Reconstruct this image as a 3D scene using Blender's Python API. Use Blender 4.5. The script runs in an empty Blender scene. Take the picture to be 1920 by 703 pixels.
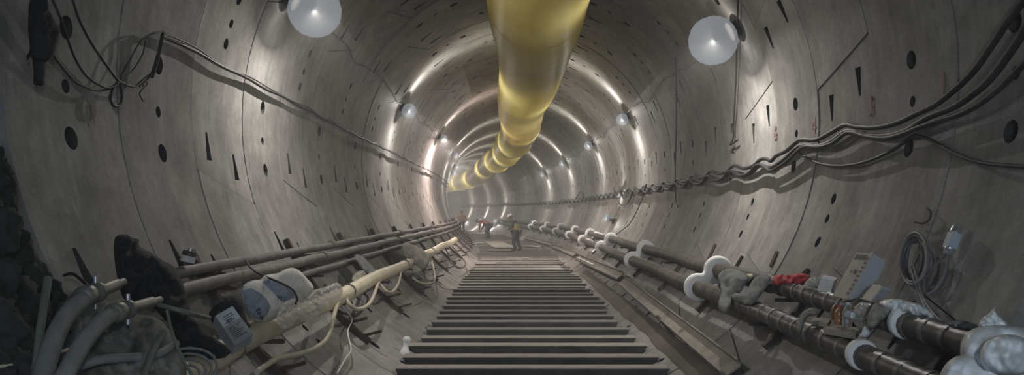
import bpy, bmesh, math, random
from mathutils import Vector, Matrix, noise
from mathutils.geometry import delaunay_2d_cdt

random.seed(11)
scene = bpy.context.scene
col = scene.collection

# ------------------------------------------------------------------ camera
F, VX, VY = 1500.0, 965.0, 397.0          # focal length in pixels, vanishing point
CX, CZ = -0.165, 1.68                     # camera: left of the axis, 1.68 m over the sleepers
AX, R = 2.63, 3.0                         # tunnel axis height, inner radius
S0, RC = 25.0, 200.0                      # straight for 25 m, then a left-hand curve
cam = bpy.data.cameras.new('camera')
cam.sensor_width = 36.0
cam.lens = 36.0 * F / 1920.0
cam.shift_x = -(VX - 960.0) / 1920.0
cam.shift_y = (VY - 351.5) / 1920.0
cam.clip_start = 0.05
cam.clip_end = 400
camo = bpy.data.objects.new('camera', cam)
col.objects.link(camo)
camo.location = (CX, 0, CZ)
camo.rotation_euler = (math.pi / 2, 0, 0)
scene.camera = camo

# ------------------------------------------------------------------ light and view
world = bpy.data.worlds.new('world')
scene.world = world
world.use_nodes = True
world.node_tree.nodes['Background'].inputs[0].default_value = (0.62, 0.79, 1.0, 1)
world.node_tree.nodes['Background'].inputs[1].default_value = 1.0
vs = scene.view_settings
vs.view_transform = 'Standard'
vs.look = 'None'
vs.gamma = 1.0
vs.use_curve_mapping = False
vs.exposure = 0.0
LAMP_W = 650.0
WORK_W = 95.0
LAMP_COL = (1.0, 0.945, 0.88)
FAN, FLOOD, FAN_W = 5.6, 0.90, 0.42     # lamp light: share thrown in the ring plane, share all round, spread of the fan
HAZE = 0.009

# ------------------------------------------------------------------ tunnel coordinates
def T(s, lat, h):
    if s <= S0:
        return Vector((lat, s, AX + h))
    p = (s - S0) / RC
    c, q = math.cos(p), math.sin(p)
    return Vector((-RC + (RC + lat) * c, S0 + (RC + lat) * q, AX + h))

def phi(s):
    return max(0.0, (s - S0) / RC)

def tinv(x, y, z):
    if y <= S0:
        return y, x, z - AX
    dx, dy = x + RC, y - S0
    return S0 + math.atan2(dy, dx) * RC, math.hypot(dx, dy) - RC, z - AX

def at(px, py, y):
    """the place at depth y seen at a pixel of the 1920 x 703 photograph"""
    return Vector((CX + (px - VX) * y / F, y, CZ - (py - VY) * y / F))

def wp(px, py, r):
    """the place at radius r from the tunnel axis seen at a pixel"""
    lo, y = 1.0, 1.0
    while y < 150:
        v = at(px, py, y)
        s, l, h = tinv(*v)
        if math.hypot(l, h) >= r:
            break
        lo = y
        y += 0.25
    hi = y
    for _ in range(24):
        m = (lo + hi) / 2
        s, l, h = tinv(*at(px, py, m))
        if math.hypot(l, h) >= r:
            hi = m
        else:
            lo = m
    return at(px, py, hi)

def tw(px, py, r):
    return tinv(*wp(px, py, r))

# ------------------------------------------------------------------ materials
MATS = {}
def mat(name, c1, c2=None, rough=0.8, metal=0.0, scale=6.0, bump=0.0, bscale=30.0, detail=4.0, coord='Object',
        stretch=(1, 1, 1), trans=0.0, alpha=1.0, spec=0.3, lo=0.35, hi=0.65, rand=0.0, coat=0.0):
    if name in MATS:
        return MATS[name]
    m = bpy.data.materials.new(name)
    MATS[name] = m
    m.use_nodes = True
    nt = m.node_tree
    b = nt.nodes['Principled BSDF']
    b.inputs['Roughness'].default_value = rough
    b.inputs['Metallic'].default_value = metal
    b.inputs['Specular IOR Level'].default_value = spec
    b.inputs['Transmission Weight'].default_value = trans
    b.inputs['Alpha'].default_value = alpha
    b.inputs['Coat Weight'].default_value = coat
    c2 = c2 or tuple(min(1, x * 0.8) for x in c1)
    tc = nt.nodes.new('ShaderNodeTexCoord')
    mp = nt.nodes.new('ShaderNodeMapping')
    mp.inputs['Scale'].default_value = stretch
    nt.links.new(tc.outputs[coord], mp.inputs[0])
    n = nt.nodes.new('ShaderNodeTexNoise')
    n.inputs['Scale'].default_value = scale
    n.inputs['Detail'].default_value = detail
    nt.links.new(mp.outputs[0], n.inputs['Vector'])
    cr = nt.nodes.new('ShaderNodeValToRGB')
    cr.color_ramp.elements[0].position = lo
    cr.color_ramp.elements[1].position = hi
    cr.color_ramp.elements[0].color = (*c1, 1)
    cr.color_ramp.elements[1].color = (*c2, 1)
    nt.links.new(n.outputs['Fac'], cr.inputs[0])
    out = cr.outputs[0]
    if rand:
        oi = nt.nodes.new('ShaderNodeObjectInfo')
        mr = nt.nodes.new('ShaderNodeMapRange')
        mr.inputs['To Min'].default_value = 1 - rand
        mr.inputs['To Max'].default_value = 1 + rand
        nt.links.new(oi.outputs['Random'], mr.inputs['Value'])
        mx = nt.nodes.new('ShaderNodeVectorMath')
        mx.operation = 'SCALE'
        nt.links.new(out, mx.inputs[0])
        nt.links.new(mr.outputs[0], mx.inputs['Scale'])
        out = mx.outputs[0]
    nt.links.new(out, b.inputs['Base Color'])
    if bump:
        n2 = nt.nodes.new('ShaderNodeTexNoise')
        n2.inputs['Scale'].default_value = bscale
        n2.inputs['Detail'].default_value = 6
        nt.links.new(mp.outputs[0], n2.inputs['Vector'])
        bp = nt.nodes.new('ShaderNodeBump')
        bp.inputs['Strength'].default_value = bump
        bp.inputs['Distance'].default_value = 0.02
        nt.links.new(n2.outputs['Fac'], bp.inputs['Height'])
        nt.links.new(bp.outputs[0], b.inputs['Normal'])
    return m

def concrete(name, rgb):
    """precast concrete: cloudy tone, run marks down the wall, pale lime blooms, fine grain"""
    m = bpy.data.materials.new(name)
    MATS[name] = m
    m.use_nodes = True
    nt = m.node_tree
    L = nt.links.new
    b = nt.nodes['Principled BSDF']
    b.inputs['Roughness'].default_value = 0.65
    b.inputs['Specular IOR Level'].default_value = 0.12
    tc = nt.nodes.new('ShaderNodeTexCoord')
    oi = nt.nodes.new('ShaderNodeObjectInfo')
    ad = nt.nodes.new('ShaderNodeVectorMath'); ad.operation = 'MULTIPLY_ADD'
    ad.inputs[1].default_value = (1, 1, 1)
    sc = nt.nodes.new('ShaderNodeVectorMath'); sc.operation = 'SCALE'
    sc.inputs[0].default_value = (37, 21, 53)
    L(oi.outputs['Random'], sc.inputs['Scale'])
    L(tc.outputs['Object'], ad.inputs[0]); L(sc.outputs[0], ad.inputs[2])
    def nz(scale, detail, st=(1, 1, 1), rough=0.55):
        mp = nt.nodes.new('ShaderNodeMapping'); mp.inputs['Scale'].default_value = st
        L(ad.outputs[0], mp.inputs[0])
        n = nt.nodes.new('ShaderNodeTexNoise')
        n.inputs['Scale'].default_value = scale; n.inputs['Detail'].default_value = detail
        n.inputs['Roughness'].default_value = rough
        L(mp.outputs[0], n.inputs['Vector'])
        return n.outputs['Fac']
    def rng(v, a, c, lo, hi):
        r = nt.nodes.new('ShaderNodeMapRange')
        for k, x in zip(('From Min', 'From Max', 'To Min', 'To Max'), (a, c, lo, hi)):
            r.inputs[k].default_value = x
        L(v, r.inputs['Value'])
        return r.outputs[0]
    def mul(a, c):
        q = nt.nodes.new('ShaderNodeMath'); q.operation = 'MULTIPLY'
        L(a, q.inputs[0]); L(c, q.inputs[1])
        return q.outputs[0]
    v = rng(nz(1.6, 5), 0.3, 0.7, 0.70, 1.25)
    v = mul(v, rng(nz(2.2, 4, (1, 6, 0.5)), 0.3, 0.7, 0.86, 1.10))
    v = mul(v, rng(nz(5.5, 6, (1, 1, 1), 0.7), 0.30, 0.70, 0.80, 1.18))
    v = mul(v, rng(nz(60, 3), 0.3, 0.7, 0.90, 1.10))
    v = mul(v, rng(oi.outputs['Random'], 0, 1, 0.88, 1.12))
    base = nt.nodes.new('ShaderNodeVectorMath'); base.operation = 'SCALE'
    base.inputs[0].default_value = rgb
    L(v, base.inputs['Scale'])
    mx = nt.nodes.new('ShaderNodeMix'); mx.data_type = 'RGBA'
    bloom = mul(rng(nz(1.3, 6, (1, 1, 0.6), 0.65), 0.60, 0.78, 0, 0.75), rng(nz(14, 4, (1, 3, 0.6)), 0.4, 0.6, 0.3, 1))
    L(bloom, mx.inputs['Factor'])
    L(base.outputs[0], mx.inputs['A'])
    mx.inputs['B'].default_value = (0.46, 0.445, 0.42, 1)
    L(mx.outputs['Result'], b.inputs['Base Color'])
    bp = nt.nodes.new('ShaderNodeBump')
    bp.inputs['Strength'].default_value = 0.25; bp.inputs['Distance'].default_value = 0.01
    L(nz(26, 6), bp.inputs['Height'])
    L(bp.outputs[0], b.inputs['Normal'])
    return m

M_CONC = concrete('concrete', (0.252, 0.243, 0.232))
M_DARKSTEEL = mat('dark_steel', (0.05, 0.048, 0.045), (0.09, 0.08, 0.07), 0.6, 0.4)
M_SOCKET = mat('dark_socket', (0.03, 0.034, 0.036), (0.05, 0.05, 0.05), 0.6)  # dark socket lining, recess shade put into its colour
M_RUST = mat('rusty_iron', (0.055, 0.045, 0.04), (0.11, 0.075, 0.055), 0.75, 0.2, scale=9, bump=0.2)
M_ROCK = mat('dark_rock', (0.012, 0.016, 0.015), (0.035, 0.045, 0.040), 0.85, scale=3, bump=0.8, bscale=7)
M_BLACK = mat('black_cloth', (0.012, 0.013, 0.016), (0.024, 0.026, 0.03), 0.9, scale=9, bump=0.25, bscale=18)
M_CABLE = mat('black_rubber', (0.018, 0.018, 0.019), (0.042, 0.04, 0.038), 0.6, scale=5)
M_WIRE = mat('grey_wire', (0.13, 0.13, 0.14), (0.2, 0.2, 0.21), 0.5)
M_PIPE = mat('galvanised_pipe', (0.105, 0.10, 0.094), (0.165, 0.155, 0.145), 0.6, 0.1, scale=7)
M_CREAM = mat('cream_pipe', (0.52, 0.47, 0.33), (0.62, 0.57, 0.43), 0.5, scale=4)
M_CREAMHOSE = mat('cream_hose', (0.42, 0.38, 0.28), (0.52, 0.47, 0.36), 0.55, scale=8)
M_GREYHOSE = mat('grey_hose', (0.15, 0.155, 0.15), (0.21, 0.215, 0.205), 0.6, scale=9, bump=0.2)
M_GREENPOLE = mat('greenish_tube', (0.09, 0.105, 0.088), (0.135, 0.15, 0.125), 0.6, scale=9)
M_BRASS = mat('dull_coupling', (0.13, 0.128, 0.115), (0.22, 0.215, 0.195), 0.5, 0.4, scale=14)
M_FLEX = mat('corrugated_pipe', (0.07, 0.063, 0.056), (0.12, 0.108, 0.095), 0.6, 0.1, scale=5)
M_DKPIPE = mat('dark_plastic_pipe', (0.045, 0.04, 0.038), (0.085, 0.075, 0.068), 0.4, scale=6)
M_CLAMP = mat('clamp_band', (0.11, 0.105, 0.10), (0.19, 0.185, 0.18), 0.4, 0.2, scale=12)
M_FOAM = mat('white_foam', (0.90, 0.91, 0.92), (0.82, 0.83, 0.84), 0.6, scale=9, bump=0.1)
M_WHITEBAG = mat('white_bag', (0.74, 0.77, 0.80), (0.60, 0.63, 0.66), 0.45, scale=5, bump=0.15, bscale=12)
M_SACK = mat('white_sack', (0.80, 0.77, 0.71), (0.66, 0.64, 0.60), 0.7, scale=7, bump=0.2, bscale=14)
M_BLUEINK = mat('blue_ink', (0.24, 0.28, 0.35), (0.30, 0.34, 0.41), 0.7)
M_INK = mat('dark_ink', (0.03, 0.04, 0.06), (0.05, 0.06, 0.08), 0.7)
M_FILM = mat('clear_film', (0.85, 0.85, 0.82), (0.70, 0.70, 0.67), 0.12, scale=9, bump=0.6, bscale=22, alpha=0.5, spec=0.8)
M_GREYCLOTH = mat('grey_cloth', (0.15, 0.16, 0.155), (0.22, 0.225, 0.215), 0.85, scale=8, bump=0.3, bscale=20)
M_DUSTCLOTH = mat('dusty_cloth', (0.25, 0.24, 0.215), (0.36, 0.34, 0.30), 0.85, scale=9, bump=0.3, bscale=20)
M_BURLAP = mat('muddy_sheet', (0.10, 0.105, 0.095), (0.19, 0.19, 0.165), 0.85, scale=5, bump=0.5, bscale=16)
M_RED = mat('red_cloth', (0.45, 0.05, 0.06), (0.60, 0.10, 0.10), 0.8, scale=9, bump=0.3)
M_REDPAINT = mat('red_paint', (0.33, 0.17, 0.145), (0.27, 0.20, 0.18), 0.8, scale=22)
M_CARDTAN = mat('pale_card', (0.42, 0.39, 0.34), (0.50, 0.47, 0.42), 0.7, scale=8)
M_CARDBLUE = mat('bluish_card', (0.62, 0.66, 0.71), (0.55, 0.59, 0.64), 0.6, scale=5)
M_GREYCARD = mat('silver_card', (0.30, 0.31, 0.33), (0.37, 0.38, 0.40), 0.5, scale=6)
M_PRINT = mat('brown_print', (0.13, 0.12, 0.11), (0.20, 0.185, 0.165), 0.8, scale=30)
M_SILVER = mat('silver_label', (0.62, 0.66, 0.70), (0.52, 0.56, 0.60), 0.35, 0.1, scale=10)
M_TIMBER = mat('dusty_timber', (0.30, 0.28, 0.235), (0.40, 0.37, 0.32), 0.8, scale=5, stretch=(1, 8, 8))
M_BEAMSIDE = mat('sleeper_side', (0.042, 0.044, 0.045), (0.085, 0.083, 0.08), 0.7, scale=4, bump=0.2, rand=0.25)
M_BEAMTOP = mat('sleeper_top', (0.21, 0.20, 0.18), (0.30, 0.28, 0.255), 0.75, scale=5, stretch=(0.6, 5, 1), bump=0.2, rand=0.18)
M_MUD = mat('drying_mud', (0.06, 0.051, 0.042), (0.125, 0.108, 0.09), 0.75, scale=0.9, detail=8, bump=0.6, bscale=5)
M_CHANNEL = mat('channel_steel', (0.20, 0.185, 0.165), (0.29, 0.27, 0.24), 0.65, 0.1, scale=4)
M_SKIN = mat('skin', (0.40, 0.24, 0.17), (0.36, 0.21, 0.15), 0.6)
M_HELMET = mat('white_helmet', (0.72, 0.70, 0.66), (0.66, 0.64, 0.6), 0.4)
M_ORANGEHELMET = mat('dark_cap', (0.10, 0.07, 0.06), (0.14, 0.10, 0.08), 0.7)
M_YELLOWVEST = mat('yellow_vest', (0.50, 0.46, 0.16), (0.44, 0.41, 0.18), 0.75, scale=14)
M_ORANGEVEST = mat('orange_vest', (0.55, 0.27, 0.13), (0.48, 0.23, 0.11), 0.75, scale=14)
M_REDTOP = mat('red_top', (0.36, 0.09, 0.08), (0.30, 0.07, 0.07), 0.8, scale=14)
M_DARKWEAR = mat('dark_workwear', (0.045, 0.05, 0.06), (0.08, 0.085, 0.095), 0.85, scale=14)
M_BOOT = mat('muddy_boot', (0.06, 0.05, 0.045), (0.10, 0.085, 0.07), 0.8)
M_BOTTLE = mat('clear_bottle', (0.85, 0.88, 0.9), (0.8, 0.84, 0.86), 0.08, trans=0.9, spec=0.5)
M_AMBER = mat('tea_bottle', (0.42, 0.22, 0.10), (0.36, 0.18, 0.08), 0.2, trans=0.25, spec=0.5)
M_METAL = mat('bright_metal', (0.55, 0.57, 0.6), (0.45, 0.47, 0.5), 0.3, 0.7)
M_PLUG = mat('plug_blue_grey', (0.33, 0.40, 0.46), (0.38, 0.44, 0.5), 0.5)
M_WHITE = mat('white_rope', (0.7, 0.69, 0.66), (0.6, 0.59, 0.56), 0.7)

def duct_mat():
    m = bpy.data.materials.new('yellow_duct_sheet')
    m.use_nodes = True
    nt = m.node_tree
    L = nt.links.new
    b = nt.nodes['Principled BSDF']
    b.inputs['Roughness'].default_value = 0.42
    b.inputs['Specular IOR Level'].default_value = 0.6
    tc = nt.nodes.new('ShaderNodeTexCoord')
    n = nt.nodes.new('ShaderNodeTexNoise'); n.inputs['Scale'].default_value = 0.8; n.inputs['Detail'].default_value = 3
    L(tc.outputs['Object'], n.inputs['Vector'])
    cr = nt.nodes.new('ShaderNodeValToRGB')
    cr.color_ramp.elements[0].position = 0.35; cr.color_ramp.elements[1].position = 0.65
    cr.color_ramp.elements[0].color = (0.78, 0.68, 0.24, 1)
    cr.color_ramp.elements[1].color = (0.88, 0.80, 0.34, 1)
    L(n.outputs['Fac'], cr.inputs[0])
    L(cr.outputs[0], b.inputs['Base Color'])
    tr = nt.nodes.new('ShaderNodeBsdfTranslucent')
    L(cr.outputs[0], tr.inputs[0])
    mx = nt.nodes.new('ShaderNodeMixShader'); mx.inputs[0].default_value = 0.5
    L(b.outputs[0], mx.inputs[1]); L(tr.outputs[0], mx.inputs[2])
    L(mx.outputs[0], nt.nodes['Material Output'].inputs['Surface'])
    return m
M_DUCT = duct_mat()

def glow_mat():
    """frosted lamp glass: it glows and lets the lamp inside it shine out"""
    m = bpy.data.materials.new('lamp_glass')
    m.use_nodes = True
    nt = m.node_tree
    nt.nodes.remove(nt.nodes['Principled BSDF'])
    e = nt.nodes.new('ShaderNodeEmission')
    e.inputs[0].default_value = (0.86, 0.93, 1.0, 1)
    e.inputs[1].default_value = 0.24
    t = nt.nodes.new('ShaderNodeBsdfTransparent')
    a = nt.nodes.new('ShaderNodeMixShader')
    a.inputs[0].default_value = 0.90
    nt.links.new(t.outputs[0], a.inputs[1]); nt.links.new(e.outputs[0], a.inputs[2])
    nt.links.new(a.outputs[0], nt.nodes['Material Output'].inputs['Surface'])
    return m
M_GLOW = glow_mat()

# ------------------------------------------------------------------ helpers
def tag(o, label=None, cat=None, group=None, kind=None):
    if label: o['label'] = label
    if cat: o['category'] = cat
    if group: o['group'] = group
    if kind: o['kind'] = kind
    return o

def empty(name, loc=(0, 0, 0), rz=0.0):
    o = bpy.data.objects.new(name, None)
    col.objects.link(o)
    o.location = loc
    o.rotation_euler = (0, 0, rz)
    o.empty_display_size = 0.1
    return o

def link(name, me, parent=None, m=None):
    if m is not None:
        me.materials.clear(); me.materials.append(m)
    o = bpy.data.objects.new(name, me)
    col.objects.link(o)
    if parent is not None:
        o.parent = parent
        o.matrix_parent_inverse = wm(parent).inverted()
    return o

def wm(o):
    """world matrix without a depsgraph update"""
    m = o.matrix_basis.copy()
    if o.parent:
        m = wm(o.parent) @ o.matrix_parent_inverse @ m
    return m

def mesh(name, V, Fc, smooth=True, mi=None, mats=None):
    me = bpy.data.meshes.new(name)
    me.from_pydata([tuple(v) for v in V], [], Fc)
    if mats:
        for x in mats: me.materials.append(x)
    if mi:
        me.polygons.foreach_set('material_index', mi)
    if smooth is True:
        me.polygons.foreach_set('use_smooth', [True] * len(me.polygons))
    elif isinstance(smooth, (list, tuple)):
        me.polygons.foreach_set('use_smooth', list(smooth))
    me.validate()
    return me

class MB:
    def __init__(self):
        self.V, self.F, self.S = [], [], []
    def add(self, V, Fc, smooth=False):
        o = len(self.V)
        self.V += [Vector(v) for v in V]
        self.F += [[i + o for i in f] for f in Fc]
        self.S += [smooth] * len(Fc)
        return self
    def box(self, c, size, rot=None, taper=1.0):
        c = Vector(c); sx, sy, sz = [q / 2 for q in size]
        V = []
        for z in (-1, 1):
            k = taper if z > 0 else 1.0
            for x, y in ((-1, -1), (1, -1), (1, 1), (-1, 1)):
                v = Vector((x * sx * k, y * sy * k, z * sz))
                if rot is not None: v = rot @ v
                V.append(c + v)
        return self.add(V, [(3, 2, 1, 0), (4, 5, 6, 7), (0, 1, 5, 4), (1, 2, 6, 5), (2, 3, 7, 6), (3, 0, 4, 7)])
    def bar(self, a, b, w, t, up=(0, 0, 1)):
        """rectangular bar from a to b; w across, t along up"""
        a, b = Vector(a), Vector(b)
        d = (b - a); L = d.length; d.normalize()
        x = d.cross(Vector(up))
        if x.length < 1e-5: x = d.cross(Vector((1, 0, 0)))
        x.normalize(); u = x.cross(d)
        rot = Matrix((x, d, u)).transposed()
        return self.box((a + b) / 2, (w, L, t), rot)
    def tube(self, pts, rad, n=10, caps=True):
        pts = [Vector(p) for p in pts]
        m = len(pts)
        rads = rad if isinstance(rad, (list, tuple)) else [rad] * m
        tan = []
        for i in range(m):
            t = pts[min(i + 1, m - 1)] - pts[max(i - 1, 0)]
            tan.append(t.normalized() if t.length > 1e-9 else Vector((0, 1, 0)))
        ref = Vector((0, 0, 1)) if abs(tan[0].z) < 0.9 else Vector((1, 0, 0))
        nrm = tan[0].cross(ref).normalized()
        V, Fc = [], []
        for i in range(m):
            nrm = (nrm - tan[i] * nrm.dot(tan[i])).normalized()
            bi = tan[i].cross(nrm)
            for k in range(n):
                a = 2 * math.pi * k / n
                V.append(pts[i] + (nrm * math.cos(a) + bi * math.sin(a)) * rads[i])
        for i in range(m - 1):
            for k in range(n):
                k2 = (k + 1) % n
                Fc.append((i * n + k, i * n + k2, (i + 1) * n + k2, (i + 1) * n + k))
        self.add(V, Fc, True)
        if caps:
            self.add(V[:n], [tuple(range(n))[::-1]]); self.add(V[-n:], [tuple(range(n))])
        return self
    def lathe(self, prof, a=(0, 0, 0), axis=(0, 0, 1), n=14):
        """profile of (radius, distance along axis)"""
        a, ax = Vector(a), Vector(axis).normalized()
        x = ax.orthogonal().normalized(); y = ax.cross(x)
        V, Fc = [], []
        for r, d in prof:
            for k in range(n):
                q = 2 * math.pi * k / n
                V.append(a + ax * d + (x * math.cos(q) + y * math.sin(q)) * max(r, 1e-4))
        for i in range(len(prof) - 1):
            for k in range(n):
                k2 = (k + 1) % n
                Fc.append((i * n + k, i * n + k2, (i + 1) * n + k2, (i + 1) * n + k))
        self.add(V, Fc, True)
        self.add(V[:n], [tuple(range(n))[::-1]]); self.add(V[-n:], [tuple(range(n))])
        return self
    def build(self, name, m, parent=None):
        me = mesh(name, self.V, self.F, self.S)
        bm = bmesh.new(); bm.from_mesh(me)
        bmesh.ops.recalc_face_normals(bm, faces=bm.faces)
        bm.to_mesh(me); bm.free()
        return link(name, me, parent, m)

def spline(pts, k=6, closed=False):
    pts = [Vector(p) for p in pts]
    n = len(pts)
    out = []
    rng = range(n) if closed else range(n - 1)
    for i in rng:
        if closed:
            p0, p1, p2, p3 = pts[i - 1], pts[i], pts[(i + 1) % n], pts[(i + 2) % n]
        else:
            p1, p2 = pts[i], pts[i + 1]
            p0 = pts[i - 1] if i else p1 * 2 - p2
            p3 = pts[i + 2] if i + 2 < n else p2 * 2 - p1
        for j in range(k):
            t = j / k
            out.append(0.5 * ((2 * p1) + (p2 - p0) * t + (2 * p0 - 5 * p1 + 4 * p2 - p3) * t * t + (3 * p1 - p0 - 3 * p2 + p3) * t ** 3))
    if not closed:
        out.append(pts[-1])
    return out

def cable(name, pts, rad, m, k=6, n=8, parent=None):
    return MB().tube(spline(pts, k), rad, n).build(name, m, parent)

def inpoly(x, y, P):
    c = False
    j = len(P) - 1
    for i in range(len(P)):
        xi, yi = P[i]; xj, yj = P[j]
        if (yi > y) != (yj > y) and x < (xj - xi) * (y - yi) / (yj - yi) + xi:
            c = not c
        j = i
    return c

def bdist(x, y, P):
    best = 1e9
    for i in range(len(P)):
        ax, ay = P[i - 1]; bx, by = P[i]
        dx, dy = bx - ax, by - ay
        t = max(0, min(1, ((x - ax) * dx + (y - ay) * dy) / (dx * dx + dy * dy + 1e-12)))
        best = min(best, math.hypot(x - ax - dx * t, y - ay - dy * t))
    return best

def cdt(loop, holes, inner):
    pts, edges = [], []
    for lp in [loop] + holes:
        o = len(pts)
        pts += [Vector(p) for p in lp]
        edges += [(o + i, o + (i + 1) % len(lp)) for i in range(len(lp))]
    pts += [Vector(p) for p in inner]
    v, e, f, _, _, _ = delaunay_2d_cdt(pts, edges, [], 0, 1e-6)
    keep = []
    for t in f:
        cx = sum(v[i].x for i in t) / len(t); cy = sum(v[i].y for i in t) / len(t)
        if not inpoly(cx, cy, loop): continue
        if any(inpoly(cx, cy, h) for h in holes): continue
        keep.append(list(t))
    return v, keep

def puff(name, outline, depth, m, r=None, y=None, back=0.35, step=None, fold=0.02, freq=0.05, edge=None, seed=0, parent=None,
         ridged=False, k=4):
    """A soft solid body (bag, cloth, bundle): its outline stands at radius r, or on the depth plane y(px, py), and it swells by `depth`
    metres towards the tunnel's inside and by back*depth behind; folds come from noise."""
    P = [(p.x, p.y) for p in spline([(a, b, 0) for a, b in outline], k, True)]
    xs = [p[0] for p in P]; ys = [p[1] for p in P]
    w, hgt = max(xs) - min(xs), max(ys) - min(ys)
    step = step or max(min(w, hgt) / 9, 1.2)
    edge = edge or min(w, hgt) / 3
    inner = []
    gy, row = min(ys) + step / 2, 0
    while gy < max(ys):
        gx = min(xs) + (step / 2 if row % 2 else 0)
        while gx < max(xs):
            jx, jy = gx + random.uniform(-.2, .2) * step, gy + random.uniform(-.2, .2) * step
            if inpoly(jx, jy, P) and bdist(jx, jy, P) > step * 0.45:
                inner.append((jx, jy))
            gx += step
        gy += step * 0.87; row += 1
    v, f = cdt(P, [], inner)
    fr, bk = [], []
    for q in v:
        d = bdist(q.x, q.y, P)
        p = math.sqrt(max(0, 1 - (1 - min(1, d / edge)) ** 2))
        base = wp(q.x, q.y, r(q.x, q.y) if callable(r) else r) if r is not None else at(q.x, q.y, y(q.x, q.y) if callable(y) else y)
        ray = (Vector((CX, 0, CZ)) - base).normalized()
        s, l, h = tinv(*base)
        inn = (T(s, 0, 0) - base).normalized()
        dirv = (ray * 0.75 + inn * 0.45).normalized() if r is not None else ray
        nz = noise.fractal(Vector((q.x * freq + seed * 7.3, q.y * freq, seed)), 0.9, 2.1, 3)
        if ridged: nz = 0.5 - abs(nz) * 2
        fr.append(base + dirv * (depth * p + fold * nz * min(1, d / (edge * 0.35))))
        bk.append(base - dirv * (depth * back * p))
    n = len(v)
    # boundary vertices are shared
    cnt = {}
    for t in f:
        for i in range(3):
            e = tuple(sorted((t[i], t[(i + 1) % 3]))); cnt[e] = cnt.get(e, 0) + 1
    bset = set(i for e, c in cnt.items() if c == 1 for i in e)
    V = fr + bk
    F2 = []
    for t in f:
        F2.append(t)
        F2.append([i if i in bset else i + n for i in t][::-1])
    me = mesh(name, V, F2, m is not M_FILM)
    bm = bmesh.new(); bm.from_mesh(me)
    bmesh.ops.delete(bm, geom=[x for x in bm.verts if not x.link_faces], context='VERTS')
    bmesh.ops.recalc_face_normals(bm, faces=bm.faces)
    bm.to_mesh(me); bm.free()
    return link(name, me, parent, m)

def textmesh(name, body, size, mtx, m, parent=None, depth=0.002):
    cu = bpy.data.curves.new(name, 'FONT')
    cu.body = body; cu.size = size; cu.align_x = 'CENTER'; cu.align_y = 'CENTER'; cu.extrude = depth
    cu.resolution_u = 2
    o = bpy.data.objects.new(name, cu)
    col.objects.link(o)
    dg = bpy.context.evaluated_depsgraph_get()
    me = bpy.data.meshes.new_from_object(o.evaluated_get(dg))
    bpy.data.objects.remove(o)
    me.transform(mtx)
    return link(name, me, parent, m)

ORD = ['first', 'second', 'third', 'fourth', 'fifth', 'sixth', 'seventh', 'eighth', 'ninth', 'tenth', 'eleventh', 'twelfth', 'thirteenth',
       'fourteenth', 'fifteenth', 'sixteenth', 'seventeenth', 'eighteenth', 'nineteenth', 'twentieth', 'twenty-first', 'twenty-second',
       'twenty-third', 'twenty-fourth', 'twenty-fifth', 'twenty-sixth', 'twenty-seventh', 'twenty-eighth', 'twenty-ninth', 'thirtieth',
       'thirty-first', 'thirty-second', 'thirty-third', 'thirty-fourth', 'thirty-fifth', 'thirty-sixth']

# ------------------------------------------------------------------ the lining: rings of precast segments
W = 1.305
J0 = 4.40
D2R = math.pi / 180

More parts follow.
